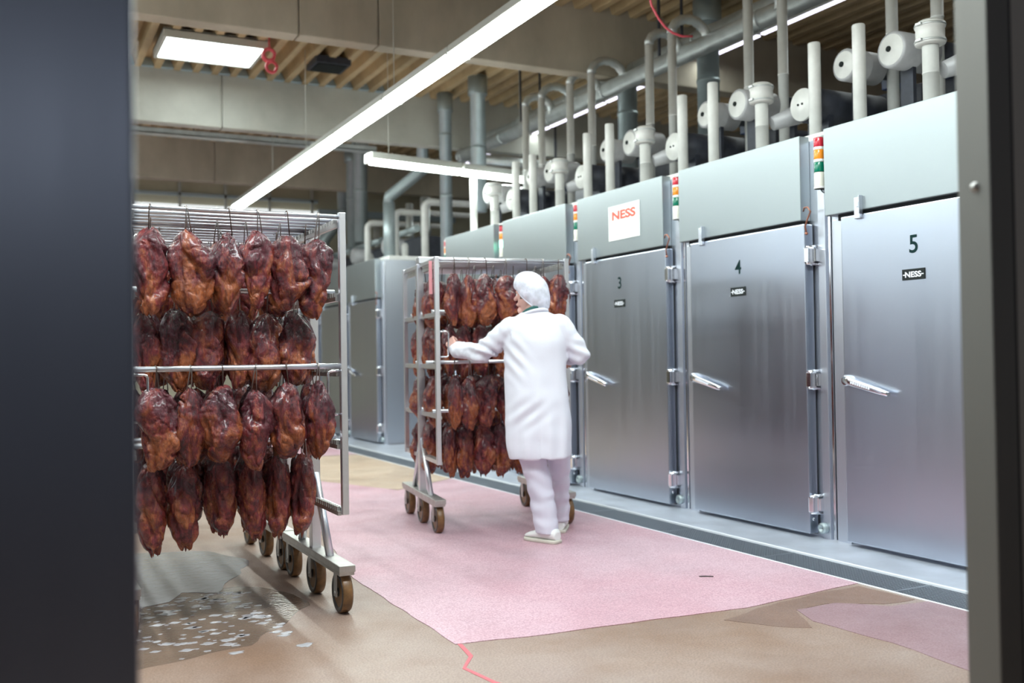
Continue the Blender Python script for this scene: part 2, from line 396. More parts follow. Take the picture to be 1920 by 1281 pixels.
# walls and roof
wl = MB(); wl.box(-5.2, -5.0, -2.5, 20.2, 0, 1.9); struct('wall_left', wl, 'wall_low')
struct('trim_left', MB().box(-5.25, -5.02, -2.5, 20.2, 1.9, 4.99), 'cladding')
for k in range(5):  # unseen glazed band added to light ceiling and beams from the side
    w_ = struct(f'window_{k+1}', MB().box(-5.01, -4.96, 2.0+k*3.4, 5.0+k*3.4, 2.9, 4.5).box(-5.01, -4.93, 3.47+k*3.4, 3.53+k*3.4, 2.9, 4.5), 'lamp_body')
    obj('pane', MB().box(-4.955, -4.95, 2.05+k*3.4, 3.46+k*3.4, 2.95, 4.45).box(-4.955, -4.95, 3.54+k*3.4, 4.95+k*3.4, 2.95, 4.45), 'fill_daylight', w_)
struct('wall_right', MB().box(13.6, 13.8, -2.5, 20.2, -.1, 5.2), 'concrete_cool')
struct('wall_far', MB().box(-5.2, 13.8, 19.7, 19.9, 0, 5.2), 'beige_wall')
# far wall panels: pale cladding with a window band under the last beam
for k in range(8):
    x0 = .2+k*.68
    p = struct('cladding_panel', MB().box(x0+.01, x0+.67, 19.64, 19.70, 2.6, 3.66, .008), 'cladding', bpy.data.objects['wall_far'])
    p = struct('pane', MB().box(x0+.01, x0+.67, 19.64, 19.70, 3.68, 4.20, .004), 'far_daylight', bpy.data.objects['wall_far'])
struct('trim_far', MB().box(-1, 5.6, 19.60, 19.70, 4.36, 4.42), 'window_trim')
for k in range(6):
    struct('window_post', MB().box(1.2+k*.85, 1.25+k*.85, 19.60, 19.66, 3.5, 4.9), 'lamp_body', bpy.data.objects['wall_far'])
struct('trim_beige', MB().box(5.6, 8.6, 19.58, 19.70, 4.1, 4.24), 'window_trim')
# trapezoid roof deck
dk = MB(); pitch = .232; x = -5.2; prof = []
while x < 13.8:
    prof += [(x, 4.99), (x+.075, 4.99), (x+.115, 4.87), (x+.192, 4.87)]; x += pitch
n = len(prof)
vs = [(p, 1.3, z) for p, z in prof]+[(p, 19.8, z) for p, z in prof]
dk.add(vs, [(i, i+1, n+i+1, n+i) for i in range(n-1)])
dk.box(-5.2, 13.8, 1.3, 19.8, 5.0, 5.15)
struct('ceiling', dk, 'deck')
ce = bpy.data.objects['ceiling']
for k in range(16):
    xx = 1.30+k*pitch; xx = -5.2+round((xx+5.2)/pitch)*pitch
    struct('rib_closure', MB().add([(xx-.035, 12.92, 4.872), (xx+.075+.035, 12.92, 4.872), (xx+.078, 12.97, 4.985), (xx-.003, 12.97, 4.985), (xx-.035, 12.99, 4.872), (xx+.075+.035, 12.99, 4.872), (xx+.078, 12.99, 4.985), (xx-.003, 12.99, 4.985)], [(0, 1, 2, 3), (4, 7, 6, 5), (0, 4, 5, 1), (0, 3, 7, 4), (1, 5, 6, 2)]), 'closure_leak_light', ce)
# concrete beams in cast sections, each beam one thing of the setting
for k, (yb, seams, mm) in enumerate(((5.0, (-5.0, -1.5, 2.4, 13.6), 'concrete'), (9.0, (-5.0, -.6, 2.41, 3.18, 13.6), 'concrete'), (13.0, (-5.0, -1., 2.47, 13.6), 'concrete_cool'), (17.0, (-5.0, 3.1, 13.6), 'concrete'))):
    root = bpy.data.objects.new('ceiling_beam', None); COL.objects.link(root); root['kind'] = 'structure'; root.location = (0, yb, 4.2)
    for a, b_ in zip(seams[:-1], seams[1:]):
        obj('beam_section', MB().box(a+.006, b_-.006, 0, .2, 0, .79, .012), mm, root)
    obj('beam_core', MB().box(-5, 13.6, .03, .17, .03, .79), 'concrete_cool', root)

# doorway we look through: left sliding leaf, right jamb with seal and leaf
dl = MB().box(-2.4, .146, 1.34, 1.40, 0, 4.9, .006)
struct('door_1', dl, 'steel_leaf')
struct('wall_near', MB().box(-5.0, -2.3, 1.42, 1.6, 0, 5.0), 'wall_low')
j = MB(); j.box(1.888, 1.96, 1.44, 1.522, 0, 4.9, .003); struct('door_frame', j, 'steel_jamb')
obj('frame_bolt', MB().lathe([(.0, -.004), (.006, -.0035), (.0085, -.001), (.0085, .004), (.011, .004), (.011, .006)], (1.883, 1.478, 1.565), (1, 0, 0), 20), 'steel_dull', bpy.data.objects['door_frame'])
struct('door_seal', MB().box(1.925, 1.985, 1.452, 1.48, 0, 4.9, .004), 'black_rubber')
rl = MB(); rl.box(2.012, 2.17, 1.495, 1.56, 0, 4.9, .01); rl.box(2.17, 2.25, 1.47, 1.56, 0, 4.9, .01); rl.box(2.25, 4.9, 1.5, 1.56, 0, 4.9)
struct('door_2', rl, 'leaf_right')

# ================================================================ OVENS
ZT = 2.63
def oven(jy, tagname, num=None, plate=True, poster=False, hook=True, nm='smoking_oven', stub=True, detail=True):
    t = thing(nm, f'stainless steel smoking oven, {tagname}', 'oven', (4.73, jy, 0))
    W = 1.54
    obj('body', MB().box(0, 2.15, .004, W-.004, 0, ZT-.03), 'steel_frame', t)
    obj('upper_panel', MB().box(-.085, 0, .185, W-.03, 2.072, ZT, .006), 'steel_panel', t)
    obj('roof_sheet', MB().box(.06, 2.15, .03, W-.03, ZT-.03, ZT+.035, .02), 'pipe_white', t)
    obj('joint_strip', MB().box(-.010, .002, .001, .020, .0, ZT-.05, .002), 'chrome', t)
    obj('frame_post', MB().box(-.022, 0, .035, .10, .0, ZT-.06, .004), 'steel_frame', t)
    obj('frame_post', MB().box(-.022, 0, W-.14, W-.03, .0, 2.05, .004), 'steel_frame', t)
    obj('gap_seal', MB().box(-.05, 0, .2, W-.11, 2.035, 2.073), 'gap_black', t)
    d = obj('door', MB().box(-.085, -.012, .155, 1.375, .028, 2.048, .007), 'steel_door', t)
    obj('door_seal', MB().box(-.014, 0, .17, 1.36, .02, 2.04), 'black_rubber', t)
    if detail:
        h = MB(); xo = -.115
        # lever handle: pivot boss + tapering grip drooping towards the right
        h.lathe([(.03, 0), (.034, .006), (.034, .028), (.028, .036)], (-.083, 1.335, 1.03), (-1, 0, 0), 24)
        a = Vector((xo, 1.345, 1.036)); b_ = Vector((xo-.012, .985, .955)); dd = b_-a
        rr = []
        for k in range(9):
            t_ = k/8; c = a+dd*t_; hh = .027*(1-t_)+.017*t_; tt = .013
            if k in (0, 8): hh *= .7
            ring = [c+Vector((sx*tt, 0, sz*hh)) for sx, sz in ((-1, -.7), (-.6, -1), (.6, -1), (1, -.7), (1, .7), (.6, 1), (-.6, 1), (-1, .7))]
            rr.append(ring)
        h.rings(rr, True, True)
        obj('handle', h, 'chrome', d)
        ip = MB()
        for k in range(9):
            c = a+dd*(.2+k*.05); ip.box(c.x-.016, c.x-.012, c.y-.006, c.y+.004, c.z-.008, c.z+.008)
        obj('handle_ribs', ip, 'plate_light', d)
        for hz in (.22, 1.03, 1.84):
            hm = MB(); hm.box(-.10, -.05, .105, .150, hz-.05, hz+.05, .006); hm.box(-.012, .0, .05, .115, hz-.062, hz+.062, .003)
            hm.cyl((-.055, .128, hz-.066), (-.055, .128, hz+.066), .012); hm.box(-.05, -.012, .09, .12, hz-.04, hz+.04)
            for s in (-1, 1): hm.cyl((-.10, .128, hz+s*.052), (-.012, .11, hz+s*.06), .008, n=10)
            obj('hinge', hm, 'chrome', t)
        obj('bracket', MB().box(-.105, -.085, 1.20, 1.245, 2.02, 2.15, .003).box(-.115, -.085, 1.195, 1.2, 2.05, 2.16, .001).box(-.112, -.1, 1.205, 1.22, 2.09, 2.12, .002), 'steel_frame', t)
        obj('door_bolt', MB().lathe([(.01, 0), (.012, .004), (.006, .007)], (-.05, .155, .12), (0, -1, 0), 12), 'chrome', d)
        if hook:
            pts = [(-.09, .155, 2.13), (-.10, .135, 2.15), (-.10, .105, 2.15), (-.09, .09, 2.12), (-.09, .12, 2.07), (-.09, .14, 2.03), (-.09, .13, 1.99)]
            obj('hook', MB().tube(pts, .0055, 8).lathe([(.0, 0), (.011, .008), (.011, .016), (0, .024)], (-.09, .13, 1.97), (0, 0, 1), 12), 'copper', t)
        if stub:
            obj('drain_stub', MB().lathe([(.022, 0), (.022, .012), (.034, .012), (.036, .05), (.026, .058), (.018, .058), (.016, .03)], (0, .085, .07), (-1, 0, 0), 20), 'duct_grey', t)
    X = (0, -1, 0); Y = (0, 0, 1)
    if num: text('number', num, .105 if num == '5' else .10, 'ink', (-.0862, .82, 1.823), X, Y, d)
    if plate:
        obj('name_plate', MB().box(-.090, -.0845, .742, .902, 1.617, 1.680, .001), 'plate_dark', d)
        text('lettering', 'NESS', .034, 'plate_light', (-.0915, .822, 1.648), X, Y, d, width=.115, bold=.02)
        obj('plate_line', MB().box(-.0912, -.0902, .749, .765, 1.644, 1.650).box(-.0912, -.0902, .879, .895, 1.644, 1.650), 'plate_light', d)
    if poster:
        ps = obj('sign_board', MB().box(-.090, -.0852, .50-.0, .972, 2.19, 2.485, .001), 'sign_white', t)
        text('sign_lettering', 'NESS', .078, 'sign_red', (-.0912, .735, 2.40), X, Y, ps, width=.36, bold=.03)
        for k in range(4):
            wd = (.33, .24, .33, .28)[k]; obj('text_line', MB().box(-.0912, -.0903, .735-wd/2, .735+wd/2, 2.322-k*.030, 2.329-k*.030), 'sign_grey', ps)
    return t
NJ = {5: 3.23, 4: 4.77, 3: 6.31, 2: 7.85, 1: 9.39}
OV = {5: 'the oven numbered five', 4: 'the oven numbered four', 3: 'the oven numbered three', 2: 'the oven behind the worker', 1: 'the last near-row oven'}
oven(NJ[5], 'door numbered five, nearest the doorway', '5')
oven(NJ[4], 'door numbered four', '4')
oven(NJ[3], 'door numbered three with a white sign above', '3', poster=True)
oven(NJ[2], 'standing directly behind the worker and far rack', '2')
oven(NJ[1], 'last of the near row, peeping above the far rack')
FD = ['distant row, right-hand one facing the gap', 'distant row, middle one seen between the two racks', 'distant row, just right of the near rack post', 'distant row, hidden furthest end']
for k in range(4): oven(13.25+k*1.55, FD[k], plate=False)
FDN = ['the right-hand distant oven', 'the middle distant oven', 'the distant oven beside the near rack', 'the furthest distant oven']

def signal(x, y, where, lit=False):
    t = thing('signal_light', f'stacked red, amber and green signal light {where}', 'signal light', (x, y, 2.26))
    def ring(nm, z0, z1, r, m): return obj(nm, MB().lathe([(r*.96, z0), (r, z0+.004), (r, z1-.004), (r*.96, z1)], (0, 0, 0), (0, 0, 1), 24), m, t)
    ring('base', 0, .105, .034, 'lens_clear'); ring('base_collar', .0, .014, .036, 'pipe_white')
    ring('green_lens', .108, .172, .033, 'green_glow' if lit else 'lens_green')
    ring('spacer', .172, .190, .034, 'sign_white'); ring('amber_lens', .190, .252, .033, 'lens_amber')
    ring('spacer', .252, .270, .034, 'sign_white'); ring('red_lens', .270, .330, .033, 'lens_red')
    ring('cap', .330, .345, .034, 'sign_white' if not lit else 'plate_dark')
    obj('cable', MB().tube([(.01, -.0, .0), (.012, -.012, -.02), (.018, -.03, -.03), (.03, -.045, -.02), (.04, -.045, .01)], .004, 8), 'plate_dark', t)
    obj('wall_bracket', MB().box(.02, .052, -.05, -.04, .0, .33), 'plate_dark', t)
signal(4.675, 4.77+.04, 'left of the oven numbered five')
signal(4.675, 6.31+.03, 'between the ovens numbered four and three')
signal(4.675, 7.85+.02, 'left of the oven numbered three')
signal(4.675, 9.39+.03, 'with its green lamp lit, above the far rack', True)
signal(4.675, 10.93-.02, 'at the far end of the near row')

# ---------------------------------------------------------------- pipes, fans and ducts on the oven roofs
def roof_gear(jy, who, z0=2.667, full=True):
    W = 1.54
    def pipe(y, x, top, r, nm, lab, m='pipe_white', grp=None):
        o = obj(nm, MB().lathe([(r, 0), (r, top-z0-.01), (r*.93, top-z0)], (0, 0, 0), (0, 0, 1), 24), m); o.location = (x, y, z0); return tag(o, lab, 'pipe', grp)
    pipe(jy+.36+(-.0), 4.95, 3.335, .042, 'vent_pipe', f'plain white upright pipe on {who}, nearest its far corner' if False else f'plain white open pipe on {who}, right-hand of its pair')
    # right-hand pipe of the pair is at jy+1.45-ish on the neighbour side
    return pipe
def gear(jy, who):
    """everything that stands on one oven's roof, jy = its near joint"""
    X = 4.95; zb = 2.667
    def up(nm, x, y, z1, r, lab, m='pipe_white', cat='pipe'):
        o = obj(nm, MB().lathe([(r, 0), (r, z1-zb-.008), (r*.92, z1-zb)], (0, 0, 0), (0, 0, 1), 24), m); o.location = (x, y, zb); return tag(o, lab, cat)
    k_ = (jy-3.23)/1.54; dy = -.04*k_+.03
    if jy+.36 < 9.9: up('vent_pipe', X, jy+.36+dy, 3.33, .042, f'white open pipe on {who}, right of its fan disc')
    up('vent_pipe', X-.01, jy+1.45+dy, 3.33, .042, f'white open pipe at the left corner of {who}')
    # flue: lower pipe, collar, elbow going back
    yc = jy+.90+dy
    t = thing('flue_elbow', f'white flue with clamped collar and elbow on {who}', 'flue', (X, yc, zb))
    obj('pipe', MB().lathe([(.048, 0), (.048, .20), (.050, .20), (.050, .206), (.048, .206), (.048, .38)], (0, 0, 0), (0, 0, 1), 24), 'pipe_white', t)
    obj('collar', MB().lathe([(.06, .37), (.085, .375), (.088, .38), (.088, .405), (.083, .41), (.083, .47), (.088, .475), (.088, .50), (.075, .51), (.06, .52)], (0, 0, 0), (0, 0, 1), 28), 'pipe_white', t)
    for s in (.392, .488): obj('clamp', MB().lathe([(.090, -.006), (.092, 0), (.090, .006)], (0, 0, s), (0, 0, 1), 28).box(-.105, -.085, -.02, .02, s-.008, s+.008, .003), 'galvanised', t)
    pts = [(0, 0, .50)]+[(.10-.10*math.cos(a), -.03*math.sin(a), .50+.10*math.sin(a)) for a in [k*math.pi/16 for k in range(0, 9)]]+[(.30, -.05, .60), (.42, -.07, .60)]
    rs = [.056]+[.052+(.004 if k % 2 else 0) for k in range(9)]+[.045, .045]
    obj('elbow', MB().tube(pts, rs, 20), 'pipe_white', t)
    # branch cone
    obj('branch', MB().cyl((.06, -.04, .22), (.34, -.16, .33), .05, .085, 24), 'drum_grey', t)
    # big fan drum with disc
    t = thing('fan_drum', f'big fan drum with round white disc on {who}', 'fan', (X, jy+.49+dy, zb+.27))
    obj('casing', MB().lathe([(.10, .06), (.125, .07), (.125, .42), (.11, .44), (.13, .46), (.13, .72), (.11, .74)], (0, 0, 0), (1, 0, 0), 30), 'dark_machine', t)
    obj('end_disc', MB().lathe([(.0, -.012), (.06, -.012), (.062, .0), (.112, .0), (.114, .012), (.112, .022), (.1, .03)], (0, 0, 0), (1, 0, 0), 36), 'pipe_white', t)
    for s in (-1, 1): obj('bolt', MB().lathe([(0, -.02), (.008, -.018), (.008, -.01)], (0, s*.02, 0), (1, 0, 0), 10), 'plate_dark', t)
    for xs in (.15, .6): obj('stand', MB().box(xs, xs+.05, -.1, .1, -.265, -.05), 'dark_machine', t)
    # two motors
    for (yy, zz, r, L_, nm) in ((jy+.17+dy, 3.14, .108, .30, 'lower'), (jy+1.27+dy, 3.13, .118, .34, 'upper')):
        t = thing('fan_motor', f'grey round fan motor on {who}, ' + ('over its right-hand end' if nm == 'lower' else 'beside its left corner pipe'), 'motor', (X+.08, yy, zz))
        obj('barrel', MB().lathe([(r*.86, 0), (r, .01), (r, L_*.5), (r*1.02, L_*.5+.004), (r, L_*.5+.008), (r, L_-.01), (r*.9, L_)], (0, 0, 0), (1, 0, 0), 32), 'drum_grey', t)
        obj('end_cap', MB().lathe([(.0, -.02), (.02, -.02), (.024, -.006), (r*.8, -.004), (r*.88, .004)], (0, 0, 0), (1, 0, 0), 32), 'pipe_white', t)
        obj('shaft_hub', MB().lathe([(0, -.03), (.018, -.028), (.02, -.01)], (0, 0, 0), (1, 0, 0), 16), 'plate_dark', t)
        obj('rear_coupling', MB().lathe([(r*.5, L_), (r*.55, L_+.1), (r*.9, L_+.12), (r*.9, L_+.22), (r*.7, L_+.24)], (0, 0, 0), (1, 0, 0), 24), 'dark_machine', t)
        obj('terminal_box', MB().box(L_+.10, L_+.24, -.05, .05, -.12, -.04, .008), 'blue_plastic', t)
        obj('bracket', MB().box(L_*.4, L_*.4+.03, -.05, .05, -(zz-2.67), -r*.9), 'dark_machine', t); obj('bracket', MB().box(L_+.2, L_+.23, -.04, .04, -(zz-2.67), -r*.6), 'dark_machine', t)
    # low machinery clutter behind
    t = thing('burner_unit', f'dark burner machinery low behind the pipes on {who}', 'machine', (6.15, jy+.9, zb))
    obj('housing', MB().box(-.22, .5, -.6, .55, .03, .50, .04), 'dark_machine', t)
    obj('manifold', MB().tube([(-.45, -.5, .12), (-.45, .6, .12)], .05, 16), 'drum_grey', t)
    obj('valve', MB().lathe([(.0, 0), (.05, 0), (.05, .03), (.02, .04), (.02, .10), (.045, .11), (.045, .14), (0, .15)], (-.3, .2, .24), (0, 0, 1), 18), 'blue_plastic', t)
    obj('cross_pipe', MB().tube([(-.6, .45, .16), (.5, .40, .18)], .038, 14), 'pipe_white', t)
    # two tall pipes with swan necks into the long ducts
    for (yy, z1, xw) in ((jy+[1.62, 1.55, 1.41, 1.35, .84][round(k_)], 4.12, 'left'), (jy+[1.25, 1.15, 1.05, .91, .45][round(k_)], 4.12, 'right')):
        o = MB(); o.lathe([(.040, 0), (.040, .7), (.042, .7), (.042, .71), (.040, .71), (.040, z1-zb)], (0, 0, 0), (0, 0, 1), 20)
        t = thing('tall_pipe', f'tall riser with swan neck on {who}, its {xw} one', 'pipe', (5.4, yy, zb))
        obj('riser', o, 'pipe_white', t)
        rr = .17 if xw == 'left' else .20
        pts = [(rr-rr*math.cos(a), 0, z1-zb+rr*.8*math.sin(a)) for a in [k*math.pi/14 for k in range(15)]]+[(2*rr, 0, z1-zb-.06)]
        obj('swan_neck', MB().tube(pts, [.041+(.006 if k % 2 else 0) for k in range(16)], 16), 'galvanised', t)
for k in (5, 4, 3, 2, 1): gear(NJ[k], OV[k])
# risers seen standing left of the near row
def long_duct(nm, lab, x, z, y0, y1, r):
    t = thing(nm, lab, 'duct', (x, y0, z))
    y = y0
    while y < y1-.01:
        y2 = min(y+1.25, y1)
        obj('duct_section', MB().lathe([(r*1.05, 0), (r*1.05, .03), (r, .034), (r, y2-y-.004)], (0, y-y0, 0), (0, 1, 0), 24), 'galvanised', t)
        y = y2
    obj('duct_end', MB().lathe([(r*1.02, 0), (r*1.03, .03), (r*.8, .08), (.01, .09)], (0, y1-y0, 0), (0, 1, 0), 24), 'galvanised', t)
    for k in range(int(y1-y0)//3+1): obj('duct_hanger', MB().box(-.008, .008, k*3+.5, k*3+.53, r*.9, 4.88-z), 'dark_machine', t)
    return t
long_duct('long_duct', 'lower of two long silver ducts running above the ovens', 5.8, 4.08, 1.6, 12.95, .085)
long_duct('long_duct', 'upper of two long silver ducts, furthest from the aisle', 6.08, 4.30, 1.6, 12.5, .085)
t = thing('cross_duct', 'horizontal silver duct turning off behind the short cross lamp', 'duct', (5.8, 12.9, 4.08))
obj('duct_section', MB().cyl((.10, 0, -.02), (2.2, .1, -.05), .075), 'galvanised', t); obj('duct_hanger', MB().box(1.5, 1.52, -.01, .02, .0, .8), 'dark_machine', t)

def vduct(x, y, r, z0, z1, lab, bend=None, m='duct_grey'):
    t = thing('vertical_duct', lab, 'duct', (x, y, z0))
    H = z1-z0
    if bend is None:
        zz = 0; k = 0
        while zz < H-.01:
            z2 = min(zz+.85, H); obj('duct_section', MB().lathe([(r, zz), (r, z2-.03), (r*1.06, z2-.028), (r*1.06, z2-.002)], (0, 0, 0), (0, 0, 1), 24), m, t); zz = z2
    else:
        dx, dy, zl, zh = bend
        obj('duct_section', MB().lathe([(r, zh-z0), (r, H-.25), (r*1.25, H-.24), (r*1.25, H)], (0, 0, 0), (0, 0, 1), 24), m, t)
        obj('duct_bend', MB().tube([(0, 0, zh-z0+.02), (0, 0, zh-z0-.08), (dx, dy, zl-z0+.08), (dx, dy, zl-z0-.02)], r, 20), m, t)
        obj('duct_section', MB().lathe([(r, 0), (r, zl-z0)], (dx, dy, 0), (0, 0, 1), 24), m, t)
        return t
    obj('roof_collar', MB().lathe([(r*1.25, H-.25), (r*1.28, H-.24), (r*1.28, H)], (0, 0, 0), (0, 0, 1), 24), m, t)
    return t
vduct(6.5, 9.75, .115, 3.2, 4.88, 'wide grey vertical duct behind the long silver ducts, right of the long lamp')
vduct(6.5, 8.24, .115, 3.2, 4.88, 'wide grey vertical duct crossing behind the silver ducts, above the oven numbered four')
vduct(5.5, 11.75, .10, 3.1, 4.88, 'grey vertical duct under the beam, right of the short cross lamp end')
vduct(5.42, 12.65, .085, 2.6, 4.86, 'straight grey vertical duct behind the short cross lamp')
vduct(5.35, 13.33, .085, 2.6, 4.86, 'cranked grey duct bending above the short cross lamp', (-.45, .2, 3.45, 4.0))
vduct(5.2, 15.7, .11, 3.13, 4.86, 'grey vertical duct behind the far ovens, below the long lamp')
vduct(5.5, 17.6, .11, 3.0, 4.86, 'cranked grey duct beside the far wall, left of its straight neighbour', (-.35, .1, 3.3, 3.95))
vduct(5.35, 16.55, .12, 3.13, 4.86, 'straight grey vertical duct near the far wall')
# white elbow pipes on the distant row
for k, (x, y, z1) in enumerate(((5.42, 13.45, 3.5), (5.08, 13.75, 3.38), (5.04, 14.9, 3.36))):
    o = MB(); r = .055 if k == 0 else .05
    pts = [(0, 0, 0), (0, 0, z1-2.6-.12)]+[(.1-.1*math.cos(a), 0, z1-2.6-.12+.1*math.sin(a)) for a in [q*math.pi/14 for q in range(1, 8)]]+[(1.3, .0, z1-2.62)]
    o.tube(pts, [r]*3+[r*.9]*6+[r*.55], 18) if False else o.tube(pts, [r]*(len(pts)-1)+[r*.7], 18)
    q = obj('elbow_pipe', o, 'pipe_white'); q.location = (x, y, 2.6)
    tag(q, f'white pipe with elbow on the distant oven row, {["tallest, beside the far rack", "middle of the three", "leftmost, beside the near rack post"][k]}', 'pipe')
for k in range(4):
    who = FDN[k]; jy = 13.25+k*1.55
    t = thing('burner_unit', f'dark low burner machinery on {who}', 'machine', (5.7, jy+.8, 2.667))
    obj('housing', MB().box(-.3, .5, -.5, .5, .03, .34, .03), 'dark_machine', t)
    obj('barrel', MB().lathe([(.1, 0), (.13, .02), (.13, .6), (.1, .62)], (-.6, .3, .25), (1, 0, 0), 24), 'drum_grey', t)
    obj('manifold', MB().tube([(-.4, -.6, .42), (-.4, .7, .42)], .05, 14), 'duct_grey', t)
    for s in (-1, 1):
        obj('valve', MB().lathe([(.03, 0), (.05, .02), (.05, .16), (.03, .2)], (-.5, s*.35, .03), (0, 0, 1), 16), 'pipe_white', t)
    for s, rr in ((.35, .06), (-.3, .075)):
        o = obj('stack_pipe', MB().lathe([(rr, 0), (rr, .45), (rr*1.15, .46), (rr*1.15, .56), (rr, .57), (rr, 1.0-.15*k)], (0, 0, 0), (0, 0, 1), 20), 'galvanised'); o.location = (5.55, jy+.8+s, 2.6)
        tag(o, f'short silver stack pipe on {who}, its {"left" if s > 0 else "right"} one', 'pipe')

# ================================================================ LAMPS
t = thing('ceiling_lamp_row', 'long bright fluorescent lamp row running away over the aisle', 'lamp', (3.2, 2.6, 3.58))
y = 0; i = 0
while y < 12.9:
    y2 = min(y+1.53, 13.1)
    obj('housing', MB().box(-.095, .095, y+.004, y2-.004, .03, .09, .012), 'lamp_body', t)
    dif = MB(); rr = []
    for yy in (y+.01, y2-.01): rr.append([(.088*math.cos(a), yy, .032+.062*math.sin(a)) for a in [math.pi+k*math.pi/10 for k in range(11)]])
    dif.rings(rr, True, True); obj('diffuser', dif, 'tube_glow', t)
    obj('end_clip', MB().box(-.10, .10, y2-.012, y2+.012, -.0, .07, .004), 'lamp_body', t)
    y = y2
for yy in (.6, 3.6, 6.0, 9.02, 10.7): obj('suspension_wire', MB().cyl((-.02, yy, .08), (-.02, yy, 1.32), .004, n=6), 'lamp_body', t)
t = thing('cross_lamp', 'short fluorescent lamp hanging crosswise over the near oven row', 'lamp', (3.55, 10.42, 3.36), math.atan2(.40, 2.2))
for k in range(2):
    x0 = k*1.22; obj('housing', MB().box(x0, x0+1.2, -.07, .07, .04, .12, .015), 'lamp_body', t)
    rr = [[(xx, .065*math.cos(a), .04+.06*math.sin(a)) for a in [math.pi+q*math.pi/10 for q in range(11)]] for xx in (x0+.02, x0+1.18)]
    obj('diffuser', MB().rings(rr, True, True), 'tube_glow', t)
obj('end_cap', MB().box(-.03, .02, -.06, .06, -.01, .10, .015), 'pipe_white', t)
for xx in (.25, 2.1): obj('suspension_wire', MB().cyl((xx, 0, .1), (xx, 0, 1.5), .004, n=6), 'lamp_body', t)
t = thing('roof_light', 'bright square roof light between the first two beams', 'roof light', (2.115, 11.82, 4.78))
obj('frame', MB().box(-.57, -.53, -.44, .44, 0, .1, .004).box(.53, .57, -.44, .44, 0, .1, .004).box(-.53, .53, -.44, -.40, 0, .1, .004).box(-.53, .53, .40, .44, 0, .1, .004).box(-.57, .57, -.44, .44, .08, .1), 'lamp_body', t)
obj('diffuser', MB().box(-.525, .525, -.395, .395, .01, .05, .01), 'panel_glow', t)
t = thing('corridor_lamp', 'long fluorescent lamp in the corridor behind the doorway', 'lamp', (-1.6, -4.4, 2.75))
obj('housing', MB().box(0, 3.4, -.1, .1, .06, .14, .01), 'lamp_body', t); obj('diffuser', MB().box(.03, 3.37, -.09, .09, -.09, .059, .02), 'corridor_glow', t)
for xx in (.4, 3.0): obj('suspension_wire', MB().cyl((xx, 0, .1), (xx, 0, 2.2), .004, n=6), 'lamp_body', t)
t = thing('rear_lamp_row', 'fluorescent lamp row glimpsed beneath the long ducts behind the ovens', 'lamp', (7.0, 2.0, 4.52))
for k in range(9):
    obj('housing', MB().box(-.04, .04, k*1.5+.01, k*1.5+1.49, 0, .04, .008), 'lamp_body', t); obj('diffuser', MB().box(-.025, .025, k*1.5+.03, k*1.5+1.47, -.015, -.001, .004), 'rear_glow', t)
for yy in (.5, 4.5, 9.2, 12.8): obj('suspension_wire', MB().cyl((0, yy, .07), (0, yy, .34), .004, n=6), 'lamp_body', t)
# second row added for more light, out of frame on the left
t = thing('fill_lamp_row', 'added unseen lamp row over the left side of the hall', 'lamp', (-.6, 3.0, 3.84))
for k in range(6):
    obj('housing', MB().box(-.095, .095, k*1.5+.01, k*1.5+1.49, 0, .07, .012), 'lamp_body', t); obj('diffuser', MB().box(-.08, .08, k*1.5+.03, k*1.5+1.47, -.03, -.001, .008), 'tube_glow', t)
for yy in (.5, 8.5): obj('suspension_wire', MB().cyl((0, yy, .07), (0, yy, 1.02), .004, n=6), 'lamp_body', t)
t = thing('fill_lamp_row', 'added unseen lamp row just inside the doorway overhead', 'lamp', (1.3, 2.9, 3.94))  # lamp added overhead, out of view, for more light
obj('housing', MB().box(-1.3, 1.3, -.2, .2, 0, .07, .012), 'lamp_body', t); obj('diffuser', MB().box(-1.28, 1.28, -.18, .18, -.02, -.001, .005), 'tube_glow', t)
for xx in (-1, 1): obj('suspension_wire', MB().cyl((xx, 0, .07), (xx, 0, .92), .004, n=6), 'lamp_body', t)
# dark vent opening box under the deck, cable tray, red cables
t = thing('roof_vent', 'small dark vent box on the roof deck beside the pink cable coil', 'vent', (3.55, 11.9, 4.80))
obj('box', MB().box(-.22, .22, -.22, .22, 0, .09, .01), 'dark_machine', t); obj('grille', MB().box(-.18, .18, -.18, .18, -.012, .0, .003), 'plate_dark', t)
t = thing('cable_tray', 'perforated silver cable tray hanging beyond the second beam', 'cable tray', (.8, 13.55, 4.16))
obj('tray', MB().box(0, 3.9, -.1, .1, 0, .012).box(0, 3.9, -.1, -.09, 0, .07).box(0, 3.9, .09, .1, 0, .07), 'galvanised', t)
for k in range(4): obj('hanger', MB().box(.3+k*1.1, .31+k*1.1, -.01, .01, .01, .74), 'dark_machine', t)
def ringpts(c, r, n=18, tilt=0): return [(c[0]+r*math.cos(2*math.pi*k/n), c[1]+.03*k/n, c[2]+r*math.sin(2*math.pi*k/n)) for k in range(n+1)]
cc = MB(); cc.tube([(2.66, 11.2, 4.88), (2.655, 11.21, 4.80), (2.66, 11.2, 4.74)], .009, 8)
cc.tube(ringpts((2.655, 11.2, 4.665), .062), .019, 10); cc.tube(ringpts((2.69, 11.23, 4.535), .058), .018, 10); cc.tube(ringpts((2.66, 11.25, 4.66), .07), .010, 10)
tag(obj('cable_coil', cc, 'cable_red'), 'coiled pink cable hanging from the roof near the roof light', 'cable')
cpts = [(4.50, 6.5, 4.9), (4.50, 6.5, 4.5), (4.53, 6.5, 4.15), (4.58, 6.5, 3.98), (4.645, 6.5, 3.886), (4.71, 6.5, 3.825), (4.783, 6.5, 3.789), (4.87, 6.5, 3.775), (4.974, 6.5, 3.788)]
